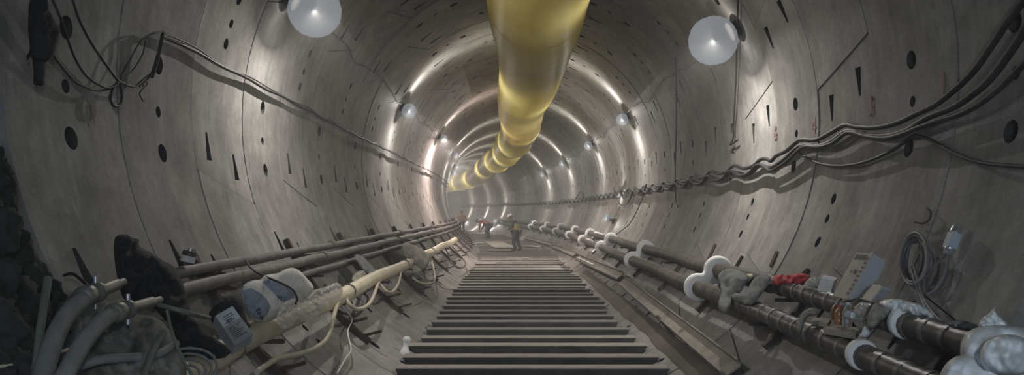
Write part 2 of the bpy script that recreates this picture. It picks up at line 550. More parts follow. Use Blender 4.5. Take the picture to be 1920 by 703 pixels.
def segment_mesh(name, a0, a1, i0, i1, hole_off, big, small):
    g = 0.005
    hw = W / 2 - g
    th = lambda a, inc, t: (a + inc * t / (W / 2)) * D2R
    lo = lambda t: th(a0, i0, t) * R + g
    hi = lambda t: th(a1, i1, t) * R - g
    n = 16
    loop = [(lo(-hw) + (hi(-hw) - lo(-hw)) * i / n, -hw) for i in range(n)]
    loop += [(hi(t), t) for t in (-hw, -hw / 3, hw / 3)]
    loop += [(hi(hw) + (lo(hw) - hi(hw)) * i / n, hw) for i in range(n)]
    loop += [(lo(t), t) for t in (hw, hw / 3, -hw / 3)]
    ac = (a0 + a1) / 2
    holes, kinds = [], []
    for off, rr in ((-hole_off, big), (hole_off, big), (0.4, small)):
        u = (ac + off) * D2R * R
        holes.append([(u + rr * math.cos(q * math.pi / 7), rr * math.sin(q * math.pi / 7)) for q in range(14)])
        kinds.append(0.16)
    for t in (-W * 0.25, W * 0.25):
        u1 = hi(t) - 3.2 * D2R * R; u0 = u1 - 5.0 * D2R * R
        holes.append([(u0, t - 0.02), (u1, t - 0.06), (u1, t + 0.06), (u0, t + 0.02)])
        kinds.append(0.13)
    inner = []
    k = 1
    for t in (-0.42, -0.14, 0.14, 0.42):
        for i in range(1, n):
            u = lo(t) + (hi(t) - lo(t)) * i / n
            if all(not inpoly(u, t, h) and bdist(u, t, h) > 0.02 for h in holes):
                inner.append((u, t))
    v, f = cdt(loop, holes, inner)
    P = lambda u, t, rr: (rr * math.cos(u / R), t, rr * math.sin(u / R))
    V = [P(p.x, p.y, R) for p in v]
    Fc = [tuple(t) for t in f]
    sm = [True] * len(Fc); mi = [0] * len(Fc)
    def skirt(lp, depth, cap, m):
        o = len(V); c = len(lp)
        V.extend(P(u, t, R) for u, t in lp); V.extend(P(u, t, R + depth) for u, t in lp)
        for i in range(c):
            j = (i + 1) % c
            Fc.append((o + i, o + j, o + c + j, o + c + i)); sm.append(False); mi.append(m if cap else 0)
        if cap:
            Fc.append(tuple(range(o + c, o + 2 * c))); sm.append(False); mi.append(m)
    skirt(loop, 0.10, False, 0)
    for lp, d, kk in zip(holes, kinds, range(9)):
        skirt(lp, d, True, 1 if kk < 3 else 2)  # socket and pocket walls coloured dark as well, standing for recess shade
    # smooth faces look inwards and carry the cylinder's own normals
    F2, S2, I2 = [], [], []
    for fc, sf, ii in zip(Fc, sm, mi):
        p = [Vector(V[q]) for q in fc]
        n_ = (p[1] - p[0]).cross(p[2] - p[0])
        if sf:
            if n_.length < 1e-6: continue
            if n_.dot(Vector((p[0].x, 0, p[0].z))) > 0: fc = tuple(fc)[::-1]
        F2.append(tuple(fc)); S2.append(sf); I2.append(ii)
    me = mesh(name, V, F2, S2, I2, [M_CONC, M_SOCKET, M_DARKSTEEL])
    nl = []
    for pl in me.polygons:
        for vi in pl.vertices:
            co = me.vertices[vi].co
            nl.append(Vector((-co.x, 0, -co.z)).normalized() if pl.use_smooth else pl.normal.copy())
    me.normals_split_custom_set(nl)
    return me

EVEN = [9, 70.7, 132.3, 194, 252.3, 310.7]
ODD = [28.2, 90, 152.6, 212.6, 270, 328.2]
SEG = {}
for nm, js, off, big in (('even', EVEN, 4.2, 0.055), ('odd', ODD, 6.7, 0.075)):
    for i in range(6):
        a0 = js[i]; a1 = js[(i + 1) % 6] + (360 if i == 5 else 0)
        s0 = -3 if i % 2 == 0 else 3
        SEG[nm, i] = (segment_mesh('lining_segment', a0, a1, s0, -s0, off, big, 0.045), (a0 + a1) / 2)

walls = {}
for nm, lb in (('wall_left', 'left side of the curved concrete tunnel lining'), ('wall_right', 'right side of the curved concrete tunnel lining'),
               ('ceiling', 'concrete crown of the tunnel lining overhead'), ('floor', 'concrete invert of the tunnel under the sleepers')):
    walls[nm] = tag(empty(nm), lb, 'wall' if 'wall' in nm else nm, kind='structure')
NR = 66
for k in range(NR):
    sm_ = J0 + W * (k + 0.5)
    par = 'odd' if (k % 2 or k == 0) else 'even'
    p = T(sm_, 0, 0)
    for i in range(6):
        me, ac = SEG[par, i]
        c = math.degrees(math.atan2(math.sin(ac * D2R), math.cos(ac * D2R)))
        side = 'ceiling' if 50 < c < 130 else 'floor' if -130 < c < -50 else 'wall_right' if abs(c) < 90 else 'wall_left'
        o = bpy.data.objects.new('lining_segment', me)
        col.objects.link(o)
        o.parent = walls[side]
        dr = random.uniform(-0.006, 0.006)
        o.location = p + Vector((dr * math.cos(ac * D2R), 0, dr * math.sin(ac * D2R)))
        o.rotation_euler = (0, 0, phi(sm_))

# ground behind the lining, and the dark shield the photographer stands in
mb = MB()
ss = [-3 + 1.0 * i for i in range(0, 98)]
mb.tube([T(s, 0, 0) for s in ss], 3.22, 40, caps=False)
o = mb.build('wall_ground', M_ROCK)
tag(o, 'dark ground and shield skin around the tunnel lining', 'wall', kind='structure')
mb = MB(); mb.lathe([(3.3, 0), (3.3, 0.2)], T(94, 0, 0), (0, 1, 0), 30)
tag(mb.build('wall_end', M_ROCK), 'dark ground closing the far end of the tunnel', 'wall', kind='structure')

# mud deck beyond the sleepers
V, Fc = [], []
nx = 14
sl = [29.0 + i * 0.6 for i in range(104)]
for a, s in enumerate(sl):
    for b in range(nx + 1):
        lat = -1.55 + 3.1 * b / nx
        z = -AX + 0.02 + 0.035 * noise.noise(Vector((s * 0.9, lat * 1.7, 0))) - 0.03 + (0.05 if b in (0, nx) else 0)
        V.append(T(s, lat, z))
for a in range(len(sl) - 1):
    for b in range(nx):
        q = a * (nx + 1) + b
        Fc.append((q, q + 1, q + nx + 2, q + nx + 1))
link('mud_layer', mesh('mud_layer', V, Fc), walls['floor'], M_MUD)

# red figures painted on the segments
def painted(px, py, txt, size):
    p = wp(px, py, 2.99)
    s, l, h = tinv(*p)
    n = (T(s, 0, 0) - p).normalized()
    up = (Vector((0, 0, 1)) - n * n.z).normalized()
    x = up.cross(n)
    mtx = Matrix((x, up, n)).transposed().to_4x4()
    mtx.translation = p
    textmesh('painted_number', txt, size, mtx, M_REDPAINT, walls['wall_right' if l > 0 else 'wall_left'])
painted(1630, 200, '3', 0.26)
painted(1526, 238, '4', 0.26)
painted(1453, 250, '6', 0.26)
painted(1377, 275, '2', 0.26)
painted(1768, 160, '1', 0.26)
painted(176, 215, '1', 0.20)

# ------------------------------------------------------------------ lamps
def lamp(s, ang, rr, power, label, side, rad=0.15, colr=LAMP_COL, down=1.0):
    a = ang * D2R
    P = lambda r_: T(s, r_ * math.cos(a), r_ * math.sin(a))
    root = tag(empty('tunnel_lamp', P(2.97)), label, 'lamp', 'lamps along the tunnel ' + side)
    n = (P(2.0) - P(3.0)).normalized()
    mb = MB(); mb.box(P(2.98), (0.10, 0.16, 0.16), Matrix.Rotation(0, 3, 'Z')); mb.bar(P(2.985), P(rr + rad * 0.9), 0.035, 0.035, (0, 1, 0))
    mb.build('wall_bracket', M_DARKSTEEL, root)
    MB().lathe([(0.03, 0), (rad * 0.40, 0.02), (rad * 0.45, 0.07), (rad * 0.4, 0.08)], P(min(rr + rad * 0.9 + 0.04, 2.965)), n, 14).build('lamp_cap', M_DARKSTEEL, root)
    prof = [(rad * math.sin(q * math.pi / 10), -rad * math.cos(q * math.pi / 10)) for q in range(11)]
    MB().lathe(prof, P(rr), n, 18).build('glare_globe', M_GLOW, root)  # glare built into the globe's size, most on the nearest lamps
    li = bpy.data.lights.new('lamp_light', 'POINT')
    li.energy = power; li.color = colr; li.shadow_soft_size = 0.0
    # nodes shape the emission into a fan round the ring, weaker along the tunnel
    li.use_nodes = True
    nt = li.node_tree
    em = nt.nodes['Emission']
    ge = nt.nodes.new('ShaderNodeNewGeometry')
    dt = nt.nodes.new('ShaderNodeVectorMath'); dt.operation = 'DOT_PRODUCT'
    dt.inputs[1].default_value = (-math.sin(phi(s)), math.cos(phi(s)), 0)
    nt.links.new(ge.outputs['Incoming'], dt.inputs[0])
    sq = nt.nodes.new('ShaderNodeMath'); sq.operation = 'POWER'; sq.inputs[1].default_value = 2
    ab = nt.nodes.new('ShaderNodeMath'); ab.operation = 'ABSOLUTE'
    nt.links.new(dt.outputs['Value'], ab.inputs[0]); nt.links.new(ab.outputs[0], sq.inputs[0])
    ex = nt.nodes.new('ShaderNodeMath'); ex.operation = 'MULTIPLY'; ex.inputs[1].default_value = -1 / (FAN_W * FAN_W)
    nt.links.new(sq.outputs[0], ex.inputs[0])
    pw_ = nt.nodes.new('ShaderNodeMath'); pw_.operation = 'POWER'; pw_.inputs[0].default_value = math.e
    nt.links.new(ex.outputs[0], pw_.inputs[1])
    # fan stronger upwards, flood boosted downwards for the floor, little back at the wall
    def rng(src, vec, lo, hi, a_, b_):
        d_ = nt.nodes.new('ShaderNodeVectorMath'); d_.operation = 'DOT_PRODUCT'; d_.inputs[1].default_value = vec
        nt.links.new(src, d_.inputs[0])
        r_ = nt.nodes.new('ShaderNodeMapRange')
        for k_, x_ in zip(('From Min', 'From Max', 'To Min', 'To Max'), (lo, hi, a_, b_)): r_.inputs[k_].default_value = x_
        nt.links.new(d_.outputs['Value'], r_.inputs['Value'])
        return r_.outputs[0]
    def mul(a_, b_):
        m_ = nt.nodes.new('ShaderNodeMath'); m_.operation = 'MULTIPLY'
        nt.links.new(a_, m_.inputs[0]); nt.links.new(b_, m_.inputs[1])
        return m_.outputs[0]
    upw = rng(ge.outputs['Incoming'], (0, 0, 1), -0.6, 0.5, 0.40, 1.0) if ang > 0 else rng(ge.outputs['Incoming'], (0, 0, 1), -1, 1, 1, 1)
    outw = rng(ge.outputs['Incoming'], tuple(-n), 0.10, 0.42, 1.0, 0.06 if rad > 0.2 else 0.0)
    fan_ = mul(pw_.outputs[0], upw)
    dwn = rng(ge.outputs['Incoming'], (0, 0, 1), -0.72, -0.08, down * 3.4, 0.46)
    sm_ = nt.nodes.new('ShaderNodeMath'); sm_.operation = 'MULTIPLY_ADD'; sm_.inputs[1].default_value = FAN
    fl_ = nt.nodes.new('ShaderNodeMath'); fl_.operation = 'MULTIPLY'; fl_.inputs[1].default_value = FLOOD
    nt.links.new(dwn, fl_.inputs[0]); nt.links.new(fan_, sm_.inputs[0]); nt.links.new(fl_.outputs[0], sm_.inputs[2])
    nt.links.new(mul(sm_.outputs[0], outw), em.inputs['Strength'])
    lo_ = bpy.data.objects.new('lamp_light', li)
    col.objects.link(lo_)
    lo_.parent = root
    lo_.matrix_parent_inverse = wm(root).inverted()
    lo_.location = P(rr)
    return root

def lamp_at(px, py, rr):
    s_, l_, h_ = tw(px, py, rr)
    return s_, math.degrees(math.atan2(h_, l_))
NEARL = 'white globe lamp high on the left wall, {} from the camera'
lefts = [lamp_at(590, 20, 2.66)] + [lamp_at(*p, 2.81) for p in ((767, 208), (832, 260), (855, 292))] + [(40.5, 152), (47.5, 152), (54.5, 152), (62, 152), (70, 152), (78, 152), (86, 152)]
for i, (s, a) in enumerate(lefts):
    pw = LAMP_W * (0.38 if i == 0 else 1.0 if s < 40 else 1.5)
    lamp(s, a, 2.66 if i == 0 else 2.81, pw, NEARL.format(ORD[i]), 'left wall', 0.29 if i == 0 else 0.165 if i == 1 else 0.13, (1.0, 0.80, 0.73) if i == 2 else LAMP_COL, 5.0 if i == 2 else 2.6 if i == 0 else 1.0)
rights = [lamp_at(1337, 76, 2.64)] + [lamp_at(*p, 2.81) for p in ((1167, 224), (1103, 273), (1054, 307), (1017, 327))]
for i, (s, a) in enumerate(rights):
    lamp(s, a, 2.64 if i == 0 else 2.81, LAMP_W * (0.48 if i == 0 else 1.05), 'white globe lamp high on the right wall, {} from the camera'.format(ORD[i]), 'right wall', 0.31 if i == 0 else 0.15, LAMP_COL, 2.6 if i == 0 else 1.0)
for i, (s, a) in enumerate(((23.3, -24.3), (47.6, -36), (56, -37), (64.2, -38), (71.6, -39), (79, -39))):
    lamp(s, a, 2.76, LAMP_W * (0.8 if i == 0 else 2.2 if i == 1 else 1.5), 'white lamp low on the right wall above the pipes, {} from the camera'.format(ORD[i]), 'lower right wall', 0.11 if i == 0 else 0.2)

# the work light on a stand behind the photographer: near things throw their shadows outwards from it
wl = tag(empty('work_light', (0.55, -1.35, 0.0)), 'floodlight on a tripod stand behind the photographer', 'lamp')
MB().tube([(0.55, -1.35, 0.25), (0.55, -1.35, 2.15)], 0.018, 8).build('pole', M_DARKSTEEL, wl)
for q in range(3):
    a = q * 2.094 + 0.5
    MB().tube([(0.55, -1.35, 0.55), (0.55 + 0.5 * math.cos(a), -1.35 + 0.5 * math.sin(a), -0.02)], 0.012, 8).build('leg', M_DARKSTEEL, wl)
MB().box((0.55, -1.36, 2.25), (0.34, 0.10, 0.26)).build('housing', M_DARKSTEEL, wl)
MB().box((0.55, -1.305, 2.25), (0.30, 0.01, 0.22)).build('lamp_glass', M_GLOW, wl)
li = bpy.data.lights.new('lamp_light', 'AREA')
li.shape = 'RECTANGLE'; li.size = 0.30; li.size_y = 0.22; li.energy = WORK_W; li.color = (0.86, 0.94, 1.0)
lo2 = bpy.data.objects.new('lamp_light', li); col.objects.link(lo2)
lo2.parent = wl; lo2.matrix_parent_inverse = wm(wl).inverted()
lo2.location = (0.55, -1.29, 2.25); lo2.rotation_euler = (math.pi / 2 - 0.12, 0, -0.22)

# ------------------------------------------------------------------ ventilation duct
duct = tag(empty('ventilation_duct', T(12, 0.15, 2.9)), 'large inflated yellow ventilation duct hanging under the tunnel crown', 'duct')
pts, rads = [], []
s = 1.0
while s < 88:
    lat = 0.20 if s < 12 else 0.20 - 0.16 * min(1, (s - 12) / 16)
    h = 2.13 + 0.03 * math.sin(s * 0.9)
    if s > 24: h += 0.07 * math.sin((s - 24) * 1.05) * min(1, (s - 24) / 10)
    if s > 52: h -= 0.5 * (0.5 - 0.5 * math.cos(min(1, (s - 52) / 10) * math.pi))
    lat += 0.05 * math.sin(s * 0.47)
    rr = (0.735 - 0.04 * min(1, max(0, (s - 12) / 4))) * (1 + 0.010 * math.sin(s * 2.1) + (0.055 * math.sin(s * 2.3) * min(1, (s - 26) / 8) if s > 26 else 0))
    pts.append(T(s, lat, h)); rads.append(rr)
    s += 0.35
MB().tube(pts, rads, 36, caps=False).build('duct_sheet', M_DUCT, duct)
i = 0
while i < len(pts) - 1:
    if i > 0:
        mbq = MB()
        t = (pts[i + 1] - pts[i - 1]).normalized()
        MB().tube([pts[i] - t * 0.03, pts[i] + t * 0.03], rads[i] + 0.008, 36, caps=False).build('seam_band', M_DUCT, duct)
        c = tinv(*pts[i])
        top = T(c[0], c[1], c[2] + rads[i]); roof = T(c[0], c[1], math.sqrt(max(0.1, 2.99 ** 2 - c[1] ** 2)))
        if roof.z > top.z + 0.01:
            MB().tube([top - Vector((0, 0, 0.02)), roof], 0.008, 6).build('hanger', M_CABLE, duct)
    i += 15

# ------------------------------------------------------------------ sleepers
def sleeper(i, s):
    hl = 1.425 + random.uniform(-0.05, 0.04); off = random.uniform(-0.03, 0.03)
    w = 0.185 * random.uniform(0.92, 1.08); hz = 0.10; z = 0.06 + random.uniform(-0.012, 0.008); rz = random.uniform(-0.006, 0.006)
    xl = max(-1.47, off - hl); xr = min(1.49, off + hl)
    bl = max(-1.37, xl + 0.03); br = min(1.37, xr - 0.03)
    V = []
    b = 0.012
    for zz, x0, x1, ww in ((-hz, bl, br, w / 2), (-b, xl - 0.0, xr, w / 2), (0, xl + b, xr - b, w / 2 - b)):
        V += [(x0, -ww, zz), (x1, -ww, zz), (x1, ww, zz), (x0, ww, zz)]
    Fc = [(3, 2, 1, 0)]
    for q in (0, 4):
        for e in range(4):
            e2 = (e + 1) % 4
            Fc.append((q + e, q + e2, q + 4 + e2, q + 4 + e))
    Fc.append((8, 9, 10, 11))
    mi = [0] + [0] * 4 + [1] * 4 + [1]
    me = mesh('sleeper', V, Fc, False, mi, [M_BEAMSIDE, M_BEAMTOP])
    o = link('sleeper', me)
    o.location = T(s, 0, -AX + z)
    o.rotation_euler = (0, 0, phi(s) + rz)
    tag(o, 'dark cross beam of the floor with dusty top, {} from the camera'.format(ORD[i]), 'beam', 'cross beams laid across the tunnel floor')
for i in range(31):
    sleeper(i, 7.68 + 0.70 * i)

# boards lying on the far floor
def board(px, py, depth, L, wd, ang, label, name='timber_board', th=0.03, m=None):
    p = at(px, py, depth)
    o = MB().box((0, 0, 0), (L, wd, th)).build(name, m or M_TIMBER)
    o.location = (p.x, p.y, 0.03)
    o.rotation_euler = (0, 0, ang)
    tag(o, label, 'board')
board(935, 459, 40.5, 1.0, 7.5, 0.10, 'long pale sheet of board lying on the muddy floor beside the walking worker')
board(937, 470.5, 34.3, 1.0, 0.6, 0.05, 'short pale board at the near end of the long sheet')
board(896, 456, 42.5, 0.6, 1.6, 0.3, 'small pale board on the floor left of the long sheet')
board(972, 486, 28.3, 0.75, 0.35, 0.25, 'small pale scrap of board lying on the last cross beams')
board(1003, 462, 38, 0.6, 1.6, 0.5, 'pale board on the mud right of the walking worker')

# ------------------------------------------------------------------ left pipe rack
def run(name, lat, h, s0, s1, rad, m, label, cat='pipe', n=10, step=0.8, wob=0.0, couplings=None, cm=None, sag=0.0):
    root = tag(empty(name, T(s0, lat, h)), label, cat)
    pts = []
    s = s0
    while s < s1 + 0.01:
        pts.append(T(s, lat + wob * noise.noise(Vector((s * 0.3, lat * 9, 0))), h + wob * noise.noise(Vector((s * 0.3, 0, h * 9))) - sag * (0.5 - 0.5 * math.cos(2 * math.pi * (s - 6.2) / 2.6))))
        s += step
    MB().tube(pts, rad, n).build('pipe_barrel', m, root)
    for s in couplings or ():
        MB().tube([T(s - 0.05, lat, h), T(s + 0.05, lat, h)], rad * 1.25, n).build('coupling', cm or m, root)
    return root
run('water_pipe', -2.50, -1.37, 4.9, 58, 0.043, M_PIPE, 'thin grey pipe highest on the left wall rack', couplings=(10.2, 16.2, 22.2, 28.2), sag=0.012)
run('water_pipe', -2.41, -1.475, 4.9, 58, 0.050, M_PIPE, 'grey pipe second from the top on the left wall rack', couplings=(9.4, 15.4, 21.4), sag=0.012)
run('water_pipe', -2.36, -1.60, 7.4, 40, 0.034, M_PIPE, 'thinnest grey pipe third down on the left wall rack, behind the white sack', sag=0.012)
fat = tag(empty('cream_pipe', T(4.2, -2.04, -1.85)), 'thick cream plastic pipe lying lowest on the left rack brackets', 'pipe')
pts = [T(s, -2.0 - 0.04 * min(1, (s - 4) / 1.5), -1.87 + 0.02 * min(1, s - 4) + 0.015 * math.sin(s * 1.3)) for s in [4.2 + 0.5 * i for i in range(43)]]
MB().tube(pts, 0.088, 14).build('pipe_barrel', M_CREAM, fat)
for s in (5.3, 7.3, 9.0, 13.6, 18):
    MB().tube([T(s - 0.02, -2.04, -1.85), T(s + 0.02, -2.04, -1.85)], 0.094, 14).build('clamp_band', M_CLAMP, fat)

def bracket_left(i, s):
    root = tag(empty('pipe_bracket', T(s, -2.65, -1.35)), 'dark iron rack bracket on the left wall, {} from the camera'.format(ORD[i]), 'bracket', 'iron brackets carrying the left wall pipes')
    P = lambda a, r_: T(s, r_ * math.cos(a * D2R), r_ * math.sin(a * D2R))
    V, Fc = [], []
    n = 9
    for q in range(n):
        a = -155.0 + (155.0 - 126.5) * q / (n - 1)
        for r_, ds in ((2.985, -0.035), (2.985, 0.035), (2.93, 0.035), (2.93, -0.035)):
            V.append(T(s + ds, r_ * math.cos(a * D2R), r_ * math.sin(a * D2R)))
    for q in range(n - 1):
        for e in range(4):
            e2 = (e + 1) % 4
            Fc.append((q * 4 + e, q * 4 + e2, q * 4 + 4 + e2, q * 4 + 4 + e))
    Fc += [(3, 2, 1, 0), tuple(range(n * 4 - 4, n * 4))]
    MB().add(V, Fc).build('post', M_RUST, root)
    for lat, h in ((-2.50, -1.43), (-2.41, -1.54), (-2.36, -1.65), (-2.04, -1.955)):
        wall = -math.sqrt(2.94 ** 2 - h * h)
        MB().bar(T(s, wall, h), T(s, lat + 0.09, h), 0.05, 0.03).build('arm', M_RUST, root)
    for a, L in ((-132.5, 0.20), (-128.2, 0.19)):
        b = P(a, 2.94)
        sx, l, h = tinv(*b)
        MB().bar(b, T(s, l + L, h + 0.05), 0.05, 0.03).build('arm', M_RUST, root)
for i in range(19):
    bracket_left(i, 6.2 + 2.6 * i)

# thin hooks between the brackets of the upper rails
# hoses drooping from the cream pipe
def pxcable(name, pix, r, rad, m, label, cat='hose', k=6, n=8):
    pts = [wp(p[0], p[1], p[2] if len(p) > 2 else r) for p in pix]
    o = cable(name, pts, rad, m, k, n)
    tag(o, label, cat)
    return o
pxcable('drop_hose', [(637, 556), (628, 585), (616, 628), (596, 650), (560, 664), (520, 672), (482, 697)], 2.72, 0.022, M_CREAMHOSE, 'cream hose dropping from the cream pipe past the plastic wrap')
pxcable('drop_hose', [(645, 553), (657, 573), (672, 580), (692, 570), (703, 548), (711, 524)], 2.72, 0.022, M_CREAMHOSE, 'cream hose looping under the cream pipe, nearest full loop')
pxcable('drop_hose', [(753, 501), (748, 528), (738, 545), (726, 547), (712, 532), (706, 526)], 2.74, 0.02, M_CREAMHOSE, 'cream hose looping under the cream pipe, second loop back')
pxcable('drop_hose', [(773, 520), (787, 530), (803, 532), (815, 524), (812, 500), (807, 482)], 2.78, 0.02, M_CREAMHOSE, 'cream hose looping under the grey rag bundle')
pxcable('drop_hose', [(834, 462), (842, 480), (852, 498), (866, 502), (873, 493), (862, 478), (848, 462)], 2.86, 0.018, M_RUST, 'rusty brown loop of hose far along the left wall')
pxcable('loose_wire', [(637, 569), (655, 590), (660, 600), (652, 622), (658, 655), (648, 672), (632, 700)], 2.9, 0.008, M_WHITE, 'thin white wire trailing down from the near bracket to the floor', 'wire')
pxcable('loose_wire', [(702, 555), (735, 560), (765, 574), (790, 565), (806, 555)], 2.95, 0.007, M_WIRE, 'thin grey wire lying on the concrete below the second bracket', 'wire')
pxcable('loose_wire', [(815, 528), (832, 541), (850, 543)], 2.95, 0.008, M_WIRE, 'thin grey wire on the concrete near the sleeper ends', 'wire')
pxcable('loose_wire', [(620, 565), (640, 585), (672, 590), (690, 560), (682, 550)], 2.92, 0.012, M_CABLE, 'black wire loop behind the nearest cream hose loop', 'wire')

# rags and film on the left rack
tag(puff('hanging_rag', [(668, 476), (682, 482), (700, 500), (716, 516), (718, 522), (704, 527), (690, 514), (676, 498), (666, 484)], 0.06, M_GREYCLOTH, r=2.72, fold=0.05, freq=0.12, seed=2), 'dark grey rag hanging from the rails down to the cream pipe', 'rag')
tag(puff('rag_bundle', [(752, 462), (762, 456), (785, 464), (800, 474), (806, 486), (801, 500), (792, 506), (780, 498), (768, 488), (758, 478)], 0.16, M_DUSTCLOTH, r=2.70, fold=0.12, freq=0.09, seed=4), 'dusty grey bundle of cloth tied on the cream pipe', 'cloth')
tag(puff('dangling_cloth', [(797, 504), (806, 510), (815, 522), (811, 528), (802, 527), (795, 514)], 0.05, M_DUSTCLOTH, r=2.76, fold=0.05, freq=0.12, seed=5), 'pale strip of cloth dangling below the tied bundle', 'cloth')
tag(puff('dust_hood', [(662, 516), (672, 508), (684, 507), (692, 512), (684, 522), (668, 530), (660, 526)], 0.10, M_DUSTCLOTH, r=2.8, fold=0.04, freq=0.1, seed=6), 'small dusty rounded bag behind the cream pipe', 'bag')
tag(puff('black_flap', [(634, 516), (640, 518), (648, 532), (658, 538), (648, 546), (636, 542)], 0.04, M_BLACK, r=2.8, fold=0.03, freq=0.1, seed=7), 'small black flap of rubber beside the clear plastic wrap', 'flap')

# ------------------------------------------------------------------ sack, wrap, boxes on the left
YS = 5.95
sack = tag(empty('cement_sack', at(520, 590, YS)), 'white woven sack with blue print resting on the left pipes', 'sack')
ys = lambda px, py: 6.05 + (px - 520) * 0.006
so = puff('sack_body', [(452, 556), (456, 536), (472, 526), (488, 524), (497, 516), (520, 512), (534, 505), (548, 502), (562, 508), (574, 520), (588, 538), (582, 552), (566, 566), (540, 585), (510, 600), (488, 606), (470, 598), (458, 580)], 0.16, M_SACK, y=ys, fold=0.07, freq=0.03, seed=9, parent=sack, step=6, edge=40, back=0.6)
def print_on(o, poly, m, name, parent, off=0.004, step=3.0):
    """flat ink lying on a soft body"""
    me = o.data
    from mathutils.bvhtree import BVHTree
    bvh = BVHTree.FromPolygons([v.co for v in me.vertices], [p.vertices[:] for p in me.polygons])
    P = [(a, b) for a, b in poly]
    xs = [p[0] for p in P]; yy = [p[1] for p in P]
    dense = []
    for i in range(len(P)):
        a, b = P[i - 1], P[i]
        kk = max(1, int(math.hypot(b[0] - a[0], b[1] - a[1]) / step))
        dense += [(a[0] + (b[0] - a[0]) * j / kk, a[1] + (b[1] - a[1]) * j / kk) for j in range(kk)]
    inner = []
    gy = min(yy)
    while gy < max(yy):
        gx = min(xs)
        while gx < max(xs):
            if inpoly(gx, gy, P) and bdist(gx, gy, P) > step * 0.4: inner.append((gx, gy))
            gx += step
        gy += step
    v, f = cdt(dense, [], inner)
    C = Vector((CX, 0, CZ))
    V = []
    for q in v:
        d = (at(q.x, q.y, 5) - C).normalized()
        hit = bvh.ray_cast(C, d)[0]
        if hit is None: hit = at(q.x, q.y, 6.0)
        V.append(hit - d * off)
    ol = link(name, mesh(name, V, [tuple(t) for t in f]), parent, m)
    return ol
print_on(so, [(455, 545), (470, 540), (486, 548), (500, 560), (508, 575), (500, 592), (486, 600), (470, 594), (460, 578)], M_BLUEINK, 'blue_print', sack)
print_on(so, [(492, 528), (506, 524), (522, 530), (540, 540), (552, 552), (548, 562), (532, 566), (520, 556), (508, 544)], M_BLUEINK, 'blue_print', sack)
def stroke(pts, w, off=0.008):
    P = []
    a, b = pts
    dx, dy = b[0] - a[0], b[1] - a[1]
    L = math.hypot(dx, dy); nx, ny = -dy / L * w / 2, dx / L * w / 2
    print_on(so, [(a[0] + nx, a[1] + ny), (b[0] + nx, b[1] + ny), (b[0] - nx, b[1] - ny), (a[0] - nx, a[1] - ny)], M_INK, 'lettering', sack, off, 2.0)
def letters(segs, ox, oy, ang, sc):
    c, s_ = math.cos(ang), math.sin(ang)
    for a, b in segs:
        f = lambda p: (ox + (p[0] * c - p[1] * s_) * sc, oy + (p[0] * s_ + p[1] * c) * sc)
        stroke((f(a), f(b)), 1.7)
# B D - N in block strokes, running down the blue panel
letters([((0, 0), (0, 2)), ((0, 0), (1, .4)), ((1, .4), (0, 1)), ((0, 1), (1, 1.6)), ((1, 1.6), (0, 2)),
         ((1.7, 0), (1.7, 2)), ((1.7, 0), (2.7, 1)), ((2.7, 1), (1.7, 2)), ((3.1, 1), (3.8, 1)),
         ((4.2, 0), (4.2, 2)), ((4.2, 0), (5.2, 2)), ((5.2, 2), (5.2, 0))], 487, 578, 1.15, 4.0)
letters([((0, 0), (1, 1)), ((2, 0), (1, 1)), ((1, 1), (1, 2)), ((2.4, 0), (2.4, 2))], 520, 553, 0.3, 4.0)
cable('sack_wire', [at(461, 488, 6.6), at(470, 502, 6.4), at(490, 515, 5.95), at(530, 532, 5.85), at(550, 545, 5.83), at(557, 560, 5.83), at(554, 570, 5.86)], 0.008, M_CABLE)
tag(bpy.data.objects['sack_wire'], 'thin black wire arching over the white sack', 'wire')
tag(puff('plastic_wrap', [(520, 590), (535, 566), (560, 556), (585, 545), (610, 538), (632, 530), (642, 540), (640, 556), (622, 570), (604, 584), (590, 600), (572, 604), (556, 600), (545, 612), (530, 616), (520, 606)], 0.14, M_FILM, y=lambda px, py: 5.75 + (px - 540) * 0.022, fold=0.14, freq=0.09, seed=12, ridged=True, step=4), 'crumpled clear plastic wrap lying between sack and cream pipe', 'plastic wrap')
tag(puff('bin_bag', [(392, 592), (398, 576), (412, 562), (430, 554), (446, 556), (456, 572), (462, 598), (470, 612), (452, 618), (430, 606), (404, 610)], 0.14, M_BLACK, y=5.45, fold=0.07, freq=0.07, seed=14, step=5), 'crumpled black plastic bag behind the silver carton', 'bag')

def slab(name, corners, thick, m, depth, parent=None, ydir=None):
    """a box whose front face has the four given corners (pixels with depths); thickness goes back along ydir"""
    c = [at(px, py, y) for px, py, y in corners]
    n = (c[1] - c[0]).cross(c[3] - c[0]).normalized()
    if n.dot(c[0] - Vector((CX, 0, CZ))) < 0: n = -n
    d = (Vector(ydir).normalized() if ydir else n) * thick
    V = c + [p + d for p in c]
    return MB().add(V, [(0, 1, 2, 3), (7, 6, 5, 4), (0, 4, 5, 1), (1, 5, 6, 2), (2, 6, 7, 3), (3, 7, 4, 0)]).build(name, m, parent)

def on_face(corners, u0, v0, u1, v1, off=0.003):
    c = [at(px, py, y) for px, py, y in corners]
    f = lambda u, v: (c[0] * (1 - u) + c[1] * u) * (1 - v) + (c[3] * (1 - u) + c[2] * u) * v
    n = (c[1] - c[0]).cross(c[3] - c[0]).normalized()
    if n.dot(c[0] - Vector((CX, 0, CZ))) > 0: n = -n
    return [f(u0, v0) + n * off, f(u1, v0) + n * off, f(u1, v1) + n * off, f(u0, v1) + n * off]

